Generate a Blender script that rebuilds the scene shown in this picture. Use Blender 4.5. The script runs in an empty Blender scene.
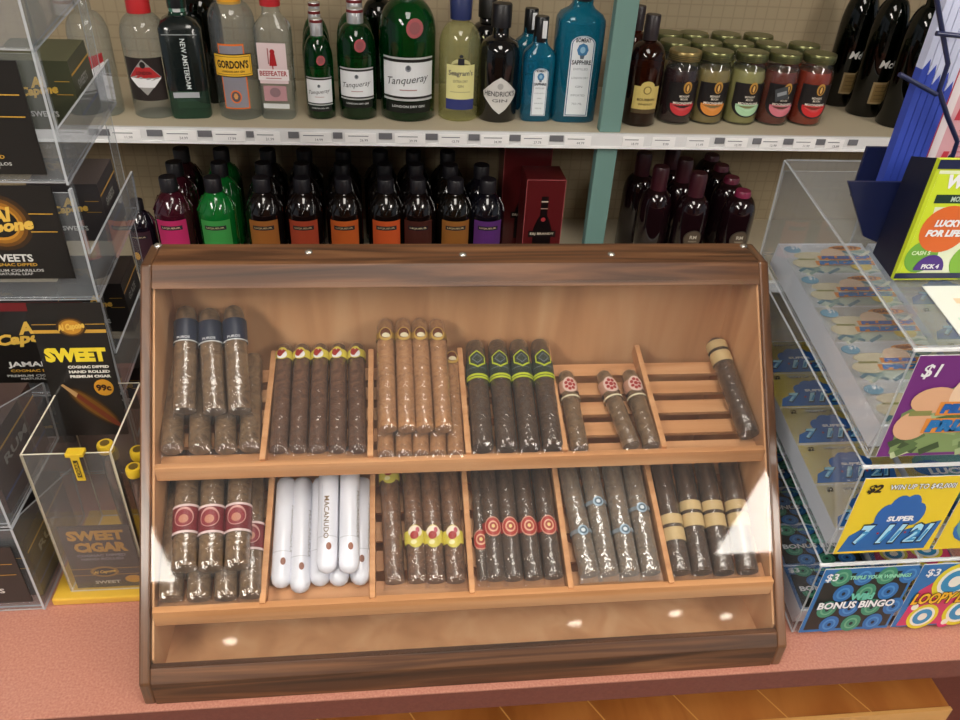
import bpy, bmesh, math, random
from mathutils import Matrix, Vector
random.seed(7)
PI = math.pi
sc = bpy.context.scene
COL = sc.collection

# ------------------------------------------------------------------ camera
# World frame: X right along the counter, Y away from the customer, Z up; the counter top is z = 0 (floor at -0.95).
cam_d = bpy.data.cameras.new('camera')
cam = bpy.data.objects.new('camera', cam_d)
COL.objects.link(cam)
RX = Vector((0.99387349, -0.01762534, 0.10910926))
RY = Vector((-0.09988952, -0.56575655, 0.81849961))
RZ = Vector((0.04730295, -0.82438393, -0.56405103))
# rows: world axes in camera space (x right, y down, z forward)
right = Vector((RX[0], RY[0], RZ[0])); down = Vector((RX[1], RY[1], RZ[1])); fwd = Vector((RX[2], RY[2], RZ[2]))
m = Matrix((right, -down, -fwd)).transposed().to_4x4()
m.translation = Vector((0.25152558, -0.47172785, 0.73272149))
cam.matrix_world = m
cam_d.sensor_width = 36.0
cam_d.lens = 780.0 / 960.0 * 36.0
cam_d.clip_start = 0.02
cam_d.clip_end = 60
sc.camera = cam

# ------------------------------------------------------------------ world, exposure
w = bpy.data.worlds.new('world'); sc.world = w; w.use_nodes = True
bgn = w.node_tree.nodes['Background']
bgn.inputs[0].default_value = (0.85, 0.92, 1.0, 1); bgn.inputs[1].default_value = 0.26
sc.view_settings.view_transform = 'Standard'; sc.view_settings.look = 'None'
sc.view_settings.gamma = 1.0; sc.view_settings.use_curve_mapping = False
sc.view_settings.exposure = 0.0
LIGHT_E = 1.0
sc.cycles.transparent_max_bounces = 40
sc.cycles.max_bounces = 10
sc.cycles.caustics_reflective = False; sc.cycles.caustics_refractive = False

# ------------------------------------------------------------------ materials
MATS = {}
def lin(c):
    if isinstance(c, str):
        c = c.lstrip('#'); c = tuple(int(c[i:i+2], 16)/255 for i in (0, 2, 4))
    return tuple((x/12.92 if x <= .04045 else ((x+.055)/1.055)**2.4) for x in c) + (1,)
def nm(name):
    mt = bpy.data.materials.new(name); mt.use_nodes = True
    nt = mt.node_tree; b = nt.nodes['Principled BSDF']
    return mt, nt, b
def M(color, rough=.5, metal=0., coat=0., spec=.5, emit=None):
    key = (color, rough, metal, coat, spec, emit)
    if key in MATS: return MATS[key]
    mt, nt, b = nm('paint_' + str(color).strip('#'))
    b.inputs['Base Color'].default_value = lin(color); b.inputs['Roughness'].default_value = rough
    b.inputs['Metallic'].default_value = metal; b.inputs['Coat Weight'].default_value = coat
    b.inputs['Coat Roughness'].default_value = .05; b.inputs['Specular IOR Level'].default_value = spec
    if emit: b.inputs['Emission Color'].default_value = lin(color); b.inputs['Emission Strength'].default_value = emit
    MATS[key] = mt; return mt
def texco(nt, scale, kind='Object'):
    tc = nt.nodes.new('ShaderNodeTexCoord'); mp = nt.nodes.new('ShaderNodeMapping')
    nt.links.new(tc.outputs[kind], mp.inputs[0]); mp.inputs['Scale'].default_value = scale
    return mp
def ramp(nt, fac, stops):
    r = nt.nodes.new('ShaderNodeValToRGB'); e = r.color_ramp.elements
    e[0].position, e[0].color = stops[0][0], lin(stops[0][1]); e[1].position, e[1].color = stops[-1][0], lin(stops[-1][1])
    for p, c in stops[1:-1]:
        x = e.new(p); x.color = lin(c)
    nt.links.new(fac, r.inputs[0]); return r
def grain(name, stops, scale, rough=.5, coat=0., detail=6, dist=1.2, bump=0., coatr=.1, nscale=1.0, spec=.5):
    mt, nt, b = nm(name); mp = texco(nt, scale)
    n = nt.nodes.new('ShaderNodeTexNoise'); n.inputs['Scale'].default_value = nscale; n.inputs['Detail'].default_value = detail
    n.inputs['Distortion'].default_value = dist; nt.links.new(mp.outputs[0], n.inputs[0])
    r = ramp(nt, n.outputs['Fac'], stops); nt.links.new(r.outputs[0], b.inputs['Base Color'])
    b.inputs['Roughness'].default_value = rough; b.inputs['Coat Weight'].default_value = coat; b.inputs['Coat Roughness'].default_value = coatr
    b.inputs['Specular IOR Level'].default_value = spec
    if bump:
        bp = nt.nodes.new('ShaderNodeBump'); bp.inputs['Strength'].default_value = bump; bp.inputs['Distance'].default_value = .002
        nt.links.new(n.outputs['Fac'], bp.inputs['Height']); nt.links.new(bp.outputs[0], b.inputs['Normal'])
    return mt
walnut_x = grain('walnut_along', [(.3, '#36200f'), (.45, '#4f301b'), (.6, '#6a452a'), (.75, '#7f5838')], (3, 55, 55), .5, .08, 5, 1.5, .1, .25)
walnut_y = grain('walnut_upright', [(.3, '#3b2413'), (.45, '#55361f'), (.6, '#6f482c'), (.75, '#825838')], (60, 6, 6), .35, .6, 5, 1.2, .04, .14)
cedar_v = grain('cedar_upright', [(.25, '#bb8659'), (.5, '#d09b6c'), (.75, '#dcad80')], (26, 26, 3), .6, 0, 5, .6, .05)
cedar_h = grain('cedar_along', [(.25, '#b37b4d'), (.5, '#c68f5f'), (.75, '#d2a073')], (4, 60, 60), .6, 0, 5, .8, .05)
counter_m = grain('counter_laminate', [(.3, '#ab705e'), (.5, '#b67c6a'), (.7, '#c08977')], (420, 420, 420), .32, .15, 3, 0, 0, .15)
fascia_m = grain('counter_edge', [(.3, '#6a352b'), (.7, '#774034')], (200, 200, 200), .45)
orange_wood = grain('honey_wood', [(.3, '#8a4d1c'), (.5, '#a2602a'), (.7, '#b47236')], (14, 3, 14), .4, .2, 5, 1, .05)
leaf_a = grain('tobacco_leaf', [(.3, '#4a3220'), (.5, '#694830'), (.7, '#80593d')], (70, 22, 70), .42, .55, 6, 2, .35, .12)
leaf_b = grain('dark_tobacco_leaf', [(.3, '#432b1d'), (.5, '#5d3f2d'), (.7, '#72503b')], (70, 22, 70), .42, .5, 6, 2, .35, .12)
leaf_c = grain('light_tobacco_leaf', [(.3, '#855c3c'), (.5, '#a3764f'), (.7, '#b4875c')], (70, 22, 70), .42, .5, 6, 2, .35, .12)
leaf_g = grain('greyish_tobacco_leaf', [(.3, '#513d2a'), (.5, '#70583f'), (.7, '#886d50')], (70, 22, 70), .35, .9, 6, 2, .35, .08)
leaf_d = grain('very_dark_tobacco_leaf', [(.3, '#31221a'), (.5, '#483628'), (.7, '#5b4535')], (70, 22, 70), .42, .5, 6, 2, .35, .12)
def pegboard_mat():
    mt, nt, b = nm('pegboard')
    mp = texco(nt, (1/.0254, 1, 1/.0254))
    sep = nt.nodes.new('ShaderNodeSeparateXYZ'); nt.links.new(mp.outputs[0], sep.inputs[0])
    def fr(o):
        f = nt.nodes.new('ShaderNodeMath'); f.operation = 'FRACT'; nt.links.new(o, f.inputs[0])
        s = nt.nodes.new('ShaderNodeMath'); s.operation = 'SUBTRACT'; s.inputs[1].default_value = .5; nt.links.new(f.outputs[0], s.inputs[0])
        a = nt.nodes.new('ShaderNodeMath'); a.operation = 'ABSOLUTE'; nt.links.new(s.outputs[0], a.inputs[0]); return a.outputs[0]
    mx = nt.nodes.new('ShaderNodeMath'); mx.operation = 'MAXIMUM'; nt.links.new(fr(sep.outputs[0]), mx.inputs[0]); nt.links.new(fr(sep.outputs[2]), mx.inputs[1])
    r = ramp(nt, mx.outputs[0], [(.0, '#a09074'), (.40, '#a09074'), (.47, '#96866b'), (.5, '#8f7f66')])
    nt.links.new(r.outputs[0], b.inputs['Base Color']); b.inputs['Roughness'].default_value = .65
    return mt
peg_m = pegboard_mat()
def clear(name, tint=(1, 1, 1), haze=.02, edge=None, hazecol='#c8ccd0', ior=1.45, gloss_rough=.03, bump=0):
    """thin clear sheet: tinted straight-through transmission, Fresnel gloss, a little surface haze, thicker-looking rims"""
    mt = bpy.data.materials.new(name); mt.use_nodes = True; nt = mt.node_tree; nt.nodes.clear()
    out = nt.nodes.new('ShaderNodeOutputMaterial'); tr = nt.nodes.new('ShaderNodeBsdfTransparent'); gl = nt.nodes.new('ShaderNodeBsdfGlossy')
    df = nt.nodes.new('ShaderNodeBsdfDiffuse'); df.inputs[0].default_value = lin(hazecol)
    gl.inputs['Roughness'].default_value = gloss_rough; gl.inputs[0].default_value = (1, 1, 1, 1)
    tint4 = tuple(tint) + (1,)
    tr.inputs[0].default_value = tint4
    if edge:
        lw = nt.nodes.new('ShaderNodeLayerWeight'); lw.inputs[0].default_value = .35
        mc = nt.nodes.new('ShaderNodeMix'); mc.data_type = 'RGBA'; mc.inputs[6].default_value = tint4; mc.inputs[7].default_value = tuple(edge) + (1,)
        nt.links.new(lw.outputs['Facing'], mc.inputs[0]); nt.links.new(mc.outputs[2], tr.inputs[0])
    m1 = nt.nodes.new('ShaderNodeMixShader'); m1.inputs[0].default_value = haze
    nt.links.new(tr.outputs[0], m1.inputs[1]); nt.links.new(df.outputs[0], m1.inputs[2])
    fz = nt.nodes.new('ShaderNodeFresnel'); fz.inputs[0].default_value = ior
    ge = nt.nodes.new('ShaderNodeNewGeometry'); iv = nt.nodes.new('ShaderNodeMath'); iv.operation = 'SUBTRACT'; iv.inputs[0].default_value = 1
    nt.links.new(ge.outputs['Backfacing'], iv.inputs[1]); fm = nt.nodes.new('ShaderNodeMath'); fm.operation = 'MULTIPLY'
    nt.links.new(fz.outputs[0], fm.inputs[0]); nt.links.new(iv.outputs[0], fm.inputs[1])
    m2 = nt.nodes.new('ShaderNodeMixShader'); nt.links.new(fm.outputs[0], m2.inputs[0])
    nt.links.new(m1.outputs[0], m2.inputs[1]); nt.links.new(gl.outputs[0], m2.inputs[2]); nt.links.new(m2.outputs[0], out.inputs[0])
    if bump:
        mp = texco(nt, (1, 1, 1)); n = nt.nodes.new('ShaderNodeTexNoise'); n.inputs['Scale'].default_value = 90
        nt.links.new(mp.outputs[0], n.inputs[0]); bp = nt.nodes.new('ShaderNodeBump'); bp.inputs['Strength'].default_value = bump
        bp.inputs['Distance'].default_value = .004; nt.links.new(n.outputs[0], bp.inputs['Height'])
        nt.links.new(bp.outputs[0], gl.inputs['Normal']); nt.links.new(bp.outputs[0], fz.inputs['Normal'])
    return mt
acrylic = clear('clear_acrylic', (.93, .94, .95), .07)
acrylic_cover = clear('clear_cover', (.98, .98, .98), .014)
acr_edge = clear('acrylic_edge', (.75, .78, .8), .5, hazecol='#dfe3e8')
bright_edge = clear('polished_edge', (.8, .8, .78), .75, hazecol='#efe6cf')
strip_m = M('#f4f7ff', .35, 0, .3)
g_jar = clear('jar_glass', (.95, .96, .95), .02, (.5, .52, .48), ior=1.5)
cello2 = clear('thick_cellophane', (.95, .96, .96), .10, bump=1.0, ior=2.0, gloss_rough=.10, hazecol='#cfd6d8')
cello = clear('cellophane', (.97, .96, .95), .02, bump=1.0, ior=1.6, gloss_rough=.08)
g_clear = clear('clear_bottle_glass', (.93, .96, .96), .07, (.55, .6, .62), '#d8dde0', 1.5)  # pale haze colour imitates grey-white highlights inside the glass
g_green = clear('green_bottle_glass', (.05, .42, .16), .10, (.01, .12, .04), '#0b6b30', 1.5)
g_dkgreen = clear('dark_green_bottle_glass', (.01, .05, .02), .03, (.0, .01, .005), '#07200f', 1.5)
g_blue = clear('blue_bottle_glass', (.08, .5, .68), .35, (.02, .2, .32), '#1683a6', 1.5)
g_yell = clear('yellowish_bottle_glass', (.95, .95, .74), .14, (.66, .68, .42), '#dcdca6', 1.5)
g_amber = clear('amber_spirit', (.35, .11, .04), .08, (.08, .02, .01), '#5b2a14', 1.5)
g_black = M('#0b0b0c', .08, 0, .6)
g_wine = M('#190a0f', .1, 0, .5)

# ------------------------------------------------------------------ geometry helpers
class MB:
    """collects shapes and links them as ONE mesh object"""
    def __init__(s): s.v = []; s.f = []; s.mi = []; s.sm = []; s.mats = []; s.T = None
    def add(s, vs, fs, m, smooth=False):
        if m not in s.mats: s.mats.append(m)
        k = s.mats.index(m); n = len(s.v)
        for p in vs: s.v.append(tuple(s.T @ Vector(p)) if s.T is not None else tuple(p))
        for f in fs: s.f.append([n + i for i in f]); s.mi.append(k); s.sm.append(smooth)
        return s
    def box(s, x0, y0, z0, x1, y1, z1, m):
        vs = [(x, y, z) for z in (z0, z1) for y in (y0, y1) for x in (x0, x1)]
        return s.add(vs, [(0, 2, 3, 1), (4, 5, 7, 6), (0, 1, 5, 4), (2, 6, 7, 3), (0, 4, 6, 2), (1, 3, 7, 5)], m)
    def prism(s, poly, x0, x1, m, axis='x'):
        """polygon in the plane across `axis`, pushed from x0 to x1"""
        n = len(poly)
        def P(a, b, c): return (c, a, b) if axis == 'x' else ((a, c, b) if axis == 'y' else (a, b, c))
        vs = [P(a, b, x0) for a, b in poly] + [P(a, b, x1) for a, b in poly]
        fs = [tuple(range(n))[::-1], tuple(range(n, 2*n))] + [(i, (i+1) % n, n+(i+1) % n, n+i) for i in range(n)]
        return s.add(vs, fs, m)
    def loft(s, rings, m, caps=True, smooth=True):
        n = len(rings[0]); vs = [p for r in rings for p in r]; fs = []
        for k in range(len(rings)-1):
            for i in range(n):
                j = (i+1) % n; fs.append((k*n+i, k*n+j, (k+1)*n+j, (k+1)*n+i))
        s.add(vs, fs, m, smooth)
        if caps:
            if len(rings[0]) > 2:
                s.add(rings[0], [tuple(range(n))[::-1]], m, False); s.add(rings[-1], [tuple(range(n))], m, False)
        return s
    def rev(s, prof, m, n=24, sq=2.0, ax=1., ay=1., c=(0, 0, 0), caps=True):
        """profile [(radius, z)] turned about Z; sq > 2 squares the cross-section"""
        rings = []
        for pr in prof:
            r, z = pr[0], pr[1]; q = pr[2] if len(pr) > 2 else sq; bx, by = (pr[3], pr[4]) if len(pr) > 4 else (ax, ay)
            ring = []
            for i in range(n):
                t = 2*PI*(i+.5)/n; co, si = math.cos(t), math.sin(t)
                k = (abs(co)**q + abs(si)**q)**(-1/q)
                ring.append((c[0]+r*bx*k*co, c[1]+r*by*k*si, c[2]+z))
            rings.append(ring)
        return s.loft(rings, m, caps)
    def tube(s, pts, r, m, n=8):
        rings = []; pts = [Vector(p) for p in pts]
        for i, p in enumerate(pts):
            d = (pts[min(i+1, len(pts)-1)] - pts[max(i-1, 0)]).normalized()
            a = d.cross(Vector((.13, .31, .94))).normalized(); b = d.cross(a)
            rr = r[i] if isinstance(r, (list, tuple)) else r
            rings.append([tuple(p + a*rr*math.cos(2*PI*k/n) + b*rr*math.sin(2*PI*k/n)) for k in range(n)])
        return s.loft(rings, m)
    def slab(s, q, t, face, edge):
        """thin sheet from four corners q (in order), thickness t along its normal, rim in its own material"""
        q = [Vector(p) for p in q]; nrm = (q[1]-q[0]).cross(q[3]-q[0]).normalized()*t
        vs = [tuple(p) for p in q] + [tuple(p+nrm) for p in q]
        s.add(vs, [(3, 2, 1, 0), (4, 5, 6, 7)], face)
        s.add(vs, [(0, 1, 5, 4), (1, 2, 6, 5), (2, 3, 7, 6), (3, 0, 4, 7)], edge); return s
    def build(s, name, parent=None, label=None, bevel=0, kind=None, at=None):
        me = bpy.data.meshes.new(name)
        off = Vector(at) if at else Vector((0, 0, 0))
        me.from_pydata([tuple(Vector(p)-off) for p in s.v], [], s.f)
        for mt in s.mats: me.materials.append(mt)
        me.polygons.foreach_set('material_index', s.mi); me.polygons.foreach_set('use_smooth', s.sm)
        me.validate(); me.update()
        o = bpy.data.objects.new(name, me); COL.objects.link(o); o.location = off
        if parent: o.parent = parent
        if label: o['label'] = label
        if kind: o['kind'] = kind
        if bevel:
            b = o.modifiers.new('bevel', 'BEVEL'); b.width = bevel; b.segments = 3 if bevel > .004 else 2; b.limit_method = 'ANGLE'
        return o
TXT = {}
def glyphs(t, bold=0., italic=0.):
    k = (t, bold, italic)
    if k in TXT: return TXT[k]
    cu = bpy.data.curves.new('lettering', 'FONT'); cu.body = t; cu.size = 1; cu.resolution_u = 2; cu.offset = bold; cu.shear = italic
    ob = bpy.data.objects.new('lettering', cu); COL.objects.link(ob); bpy.context.view_layer.update()
    me = bpy.data.meshes.new_from_object(ob.evaluated_get(bpy.context.evaluated_depsgraph_get()))
    vs = [(v.co.x, v.co.y) for v in me.vertices]; fs = [tuple(p.vertices) for p in me.polygons]
    bpy.data.meshes.remove(me); bpy.data.objects.remove(ob); bpy.data.curves.remove(cu)
    xs = [p[0] for p in vs]; ys = [p[1] for p in vs]
    x0, x1, y0, y1 = min(xs), max(xs), min(ys), max(ys)
    vs = [((x-(x0+x1)/2), (y-(y0+y1)/2)) for x, y in vs]
    TXT[k] = (vs, fs, x1-x0, y1-y0); return TXT[k]
class Dec:
    """flat artwork mapped by f(u, v, d) onto a face or round a bottle; d lifts a layer off the surface"""
    def __init__(s, mb, f): s.mb = mb; s.f = f; s.curved = getattr(f, 'curved', False)
    def rect(s, u0, v0, u1, v1, m, d=.0003, n=8):
        vs = []; fs = []
        for i in range(n+1):
            u = u0+(u1-u0)*i/n; vs += [s.f(u, v0, d), s.f(u, v1, d)]
        for i in range(n): fs.append((2*i, 2*i+2, 2*i+3, 2*i+1))
        s.mb.add(vs, fs, m, False); return s
    def poly(s, pts, m, d=.0003, k=None):
        """star-shaped polygon, diced into rings so that it follows a curved surface"""
        c = (sum(p[0] for p in pts)/len(pts), sum(p[1] for p in pts)/len(pts))
        if not s.curved:
            n = len(pts); s.mb.add([s.f(c[0], c[1], d)] + [s.f(u, v, d) for u, v in pts], [(0, 1+i, 1+(i+1) % n) for i in range(n)], m); return s
        e = []; q = 1 if len(pts) > 12 else 4
        for i, a in enumerate(pts):
            b = pts[(i+1) % len(pts)]; e += [(a[0]+(b[0]-a[0])*j/q, a[1]+(b[1]-a[1])*j/q) for j in range(q)]
        n = len(e); R_ = 4; vs = [s.f(c[0], c[1], d)]
        for r in range(1, R_+1): vs += [s.f(c[0]+(u-c[0])*r/R_, c[1]+(v-c[1])*r/R_, d) for u, v in e]
        fs = [(0, 1+i, 1+(i+1) % n) for i in range(n)]
        for r in range(R_-1): fs += [(1+r*n+i, 1+(r+1)*n+i, 1+(r+1)*n+(i+1) % n, 1+r*n+(i+1) % n) for i in range(n)]
        s.mb.add(vs, fs, m); return s
    def ell(s, cu, cv, ru, rv, m, d=.0003, n=20, a0=0, a1=2*PI):
        k = n if a1-a0 > 6.2 else n+1
        return s.poly([(cu+ru*math.cos(a0+(a1-a0)*i/n), cv+rv*math.sin(a0+(a1-a0)*i/n)) for i in range(k)], m, d)
    def text(s, t, cu, cv, h, m, d=.0006, w=None, rot=0, bold=0.02, italic=0.):
        vs, fs, W, H = glyphs(t, bold, italic); k = h/H; kx = w/W if w else k
        co, si = math.cos(rot), math.sin(rot)
        s.mb.add([s.f(cu + x*kx*co - y*k*si, cv + x*kx*si + y*k*co, d) for x, y in vs], fs, m); return s
def plane_map(o, U, V):
    o, U, V = Vector(o), Vector(U).normalized(), Vector(V).normalized(); N = U.cross(V)
    return lambda u, v, d: tuple(o + U*u + V*v + N*d)
def front(o): return plane_map(o, (1, 0, 0), (0, 0, 1))          # faces the customer (-Y)
def side(o): return plane_map(o, (0, 1, 0), (0, 0, 1))           # faces +X
def cylmap(R, c=(0, 0, 0)):
    f = lambda u, v, d: (c[0]+(R+d)*math.sin(u/R), c[1]-(R+d)*math.cos(u/R), c[2]+v)
    f.curved = True; return f
def thing(name, label, cat, loc=(0, 0, 0), rz=0., group=None, mat=None):
    o = bpy.data.objects.new(name, None); COL.objects.link(o); o.empty_display_size = .05
    if mat is not None: o.matrix_world = mat
    else: o.location = loc; o.rotation_euler = (0, 0, rz)
    o['label'] = label; o['category'] = cat
    if group: o['group'] = group
    return o
def tag(o, label, cat, group=None):
    o['label'] = label; o['category'] = cat
    if group: o['group'] = group
    return o
KIDS = {}
def dup(root, loc=None, rz=None, label=None, group=None, mat=None, drop=()):
    """a copy of a thing with copies of its parts and sub-parts"""
    def cp(o, parent):
        c = o.copy(); COL.objects.link(c); c.parent = parent
        for ch in [x for x in COL.objects if x.parent == o]:
            if ch.name.split('.')[0] not in drop: cp(ch, c)
        return c
    r = cp(root, None)
    if mat is not None: r.matrix_world = mat
    else:
        if loc is not None: r.location = loc
        if rz is not None: r.rotation_euler = (0, 0, rz)
    if label: r['label'] = label
    if group: r['group'] = group
    return r
def struct(mb, name, **k): return mb.build(name, kind='structure', **k)

WHITE = M('#e8e9ec', .5); PAPER = M('#dcdcd8', .6); BLACK = M('#15130f', .45); INK = M('#1c1c1c', .5); GOLD = M('#c99a35', .4, .3)
RED = M('#a81c22', .45); CREAM = M('#e0d79a', .5); NAVY = M('#1c2140', .45); TEAL = M('#6c8f88', .5)

# ------------------------------------------------------------------ room shell
struct(MB().box(-4, -6, -1.0, 5, 4, -.95, M('#8a8078', .5)), 'floor')
struct(MB().box(-4, -6, 1.8, 5, 4, 1.85, M('#cfcdc8', .8)), 'ceiling')
struct(MB().box(-4, -6.1, -1, 5, -6, 1.85, M('#a39c90', .8)), 'wall_front')
struct(MB().box(-4, 4, -1, 5, 4.1, 1.85, M('#8d8578', .8)), 'wall_back')
frame_m = M('#d8d8d6', .5)
def troffer(x0, y0, x1, y1, power, label):
    t = thing('ceiling_light', label, 'light', ((x0+x1)/2, (y0+y1)/2, 1.8))
    a, b = (x1-x0)/2, (y1-y0)/2
    MB().box(-a, -b, -.012, a, b, -.006, M('#fff9ef', .5, emit=power*LIGHT_E)).build('diffuser', t)
    f = MB()
    for q in ((-a-.03, -b-.03, a+.03, -b), (-a-.03, b, a+.03, b+.03), (-a-.03, -b, -a, b), (a, -b, a+.03, b)): f.box(q[0], q[1], -.02, q[2], q[3], 0, frame_m)
    f.build('frame', t); return t
troffer(-1.5, -1.95, -.93, -.85, 24, 'fluorescent ceiling panel behind the customer on the left, the nearer one')
troffer(-1.5, -3.22, -.93, -2.10, 24, 'fluorescent ceiling panel behind the customer on the left, the farther one')
troffer(2.07, -1.95, 2.65, -.85, 24, 'fluorescent ceiling panel behind the customer on the right, the nearer one')
troffer(2.07, -3.20, 2.65, -2.10, 24, 'fluorescent ceiling panel behind the customer on the right, the farther one')
troffer(.05, -.97, .65, .15, 10, 'fluorescent ceiling panel right above the counter and the wooden case')
for x, y, lb in ((-.79, -4.05, 'leftmost small round downlight in the ceiling far behind'), (1.39, -4.07, 'second small round downlight from the left in the ceiling far behind'),
                 (2.05, -4.0, 'third small round downlight from the left in the ceiling far behind'), (2.42, -4.09, 'rightmost small round downlight in the ceiling far behind')):
    t = thing('downlight', lb, 'light', (x, y, 1.8))
    MB().rev([(.042, -.012), (.042, -.004)], M('#fff5e0', .5, emit=26*LIGHT_E), 20).build('lamp', t)
    MB().rev([(.06, -.010), (.07, 0)], frame_m, 24).build('trim_ring', t)

# ------------------------------------------------------------------ counter
ct = thing('counter', 'salmon speckled laminate counter under the wooden cigar case', 'counter', (0, 0, 0))
MB().box(-1.3, -.007, -.002, 2.0, .60, 0, counter_m).box(-1.3, -.006, -.034, 2.0, .60, -.002, fascia_m).build('countertop', ct)
MB().box(-1.3, .30, -.95, 2.0, .60, -.034, fascia_m).box(-1.3, .02, -.95, 2.0, .30, -.88, fascia_m).build('base_cabinet', ct)
sh = MB().box(-1.3, .050, -.22, .975, .30, -.2, orange_wood)
gr_m = M('#cf9650', .5)
for i in range(-10, 9):
    x = .608 + i*.1155
    if x+.03 < .97: sh.add([(x, .095, -.1995), (x+.0022, .095, -.1995), (x+.0282, .0505, -.1995), (x+.026, .0505, -.1995)], [(0, 1, 2, 3)], gr_m)
    if x-.09 > -1.3 and x < .97: sh.add([(x, .095, -.1995), (x+.0022, .095, -.1995), (x-.1148, .298, -.1995), (x-.117, .298, -.1995)], [(0, 3, 2, 1)], gr_m)
sh.box(-1.3, .047, -.224, .975, .052, -.198, M('#d09a58', .4))
sh.build('under_shelf', ct, 'honey coloured wooden shelf below the countertop')

# ------------------------------------------------------------------ gondola (back shelving)
gd = thing('store_shelving', 'beige metal store shelving with teal uprights behind the counter', 'shelving', (0, 0, 0))
MB().box(-.75, 1.33, -.95, 2.1, 1.36, 1.4, peg_m).build('pegboard_back', gd)
beige = M('#bfb39a', .5); rail_m = M('#e0e1e2', .4); rail_w = M('#f4f4f4', .45)
shelf1 = MB().box(-.70, 1.004, .228, 2.05, 1.33, .250, beige).build('shelf', gd, 'upper shelf board')
shelf2 = MB().box(-.70, 1.004, -.10, 2.05, 1.33, -.08, beige).build('shelf', gd, 'lower shelf board')
MB().box(-.70, .996, .2225, 2.05, 1.004, .2505, rail_m).box(-.70, .9945, .2215, 2.05, .9965, .2265, rail_w).build('price_rail', shelf1)
MB().box(-.70, .996, -.107, 2.05, 1.004, -.08, rail_m).build('price_rail', shelf2)
up = MB().box(.658, 1.006, .250, .700, 1.030, 1.4, TEAL).build('upright', gd, bevel=.002)
up = MB().box(.658, 1.006, -.08, .700, 1.030, .228, TEAL).build('upright', gd, bevel=.002)
chip = M('#6f7075', .5); ink2 = M('#6d6f78', .6)
tags = [(143, 28, 'chip'), (193, 30, ''), (238, 30, ''), (274, 24, ''), (320, 30, ''), (363, 30, ''), (411, 30, ''), (453, 28, ''), (495, 28, ''), (535, 28, ''), (579, 27, ''), (636, 22, ''),
        (668, 24, ''), (704, 24, ''), (745, 24, ''), (783, 24, ''), (819, 24, ''), (852, 20, '')]
prices = ['11.99', '24.99', '17.99', '21.99', '14.99', '26.99', '39.99', '13.79', '34.99', '27.79', '44.99', '18.99', '9.99', '11.49', '10.99', '12.99', '11.99', '15.99']
for (px, wd, _), pr in zip(tags, prices):
    x = .4+(px-468.4)/516; hw = wd/2/516
    b = MB(); b.box(-hw, -.001, 0, hw, .0005, .0185, rail_w); D = Dec(b, front((0, -.001, 0)))
    D.text(pr, hw*.2, .005, .0048, ink2, bold=0); D.rect(-hw*.8, .012, hw*.5, .0135, ink2, n=1)
    o = b.build('price_tag', shelf1); o.location = (x, .9948, .2275)
for px, wd in ((123, 13), (170, 14), (216, 13), (258, 7), (299, 10), (341, 9), (387, 13), (432, 12), (474, 11), (515, 11), (557, 14), (727, 10), (767, 9), (801, 10), (836, 10), (872, 10)):
    x = .4+(px-468.4)/516
    MB().box(x-wd/1032, .9935, .235, x+wd/1032, .9955, .2465, chip).build('tag_clip', shelf1)

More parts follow.
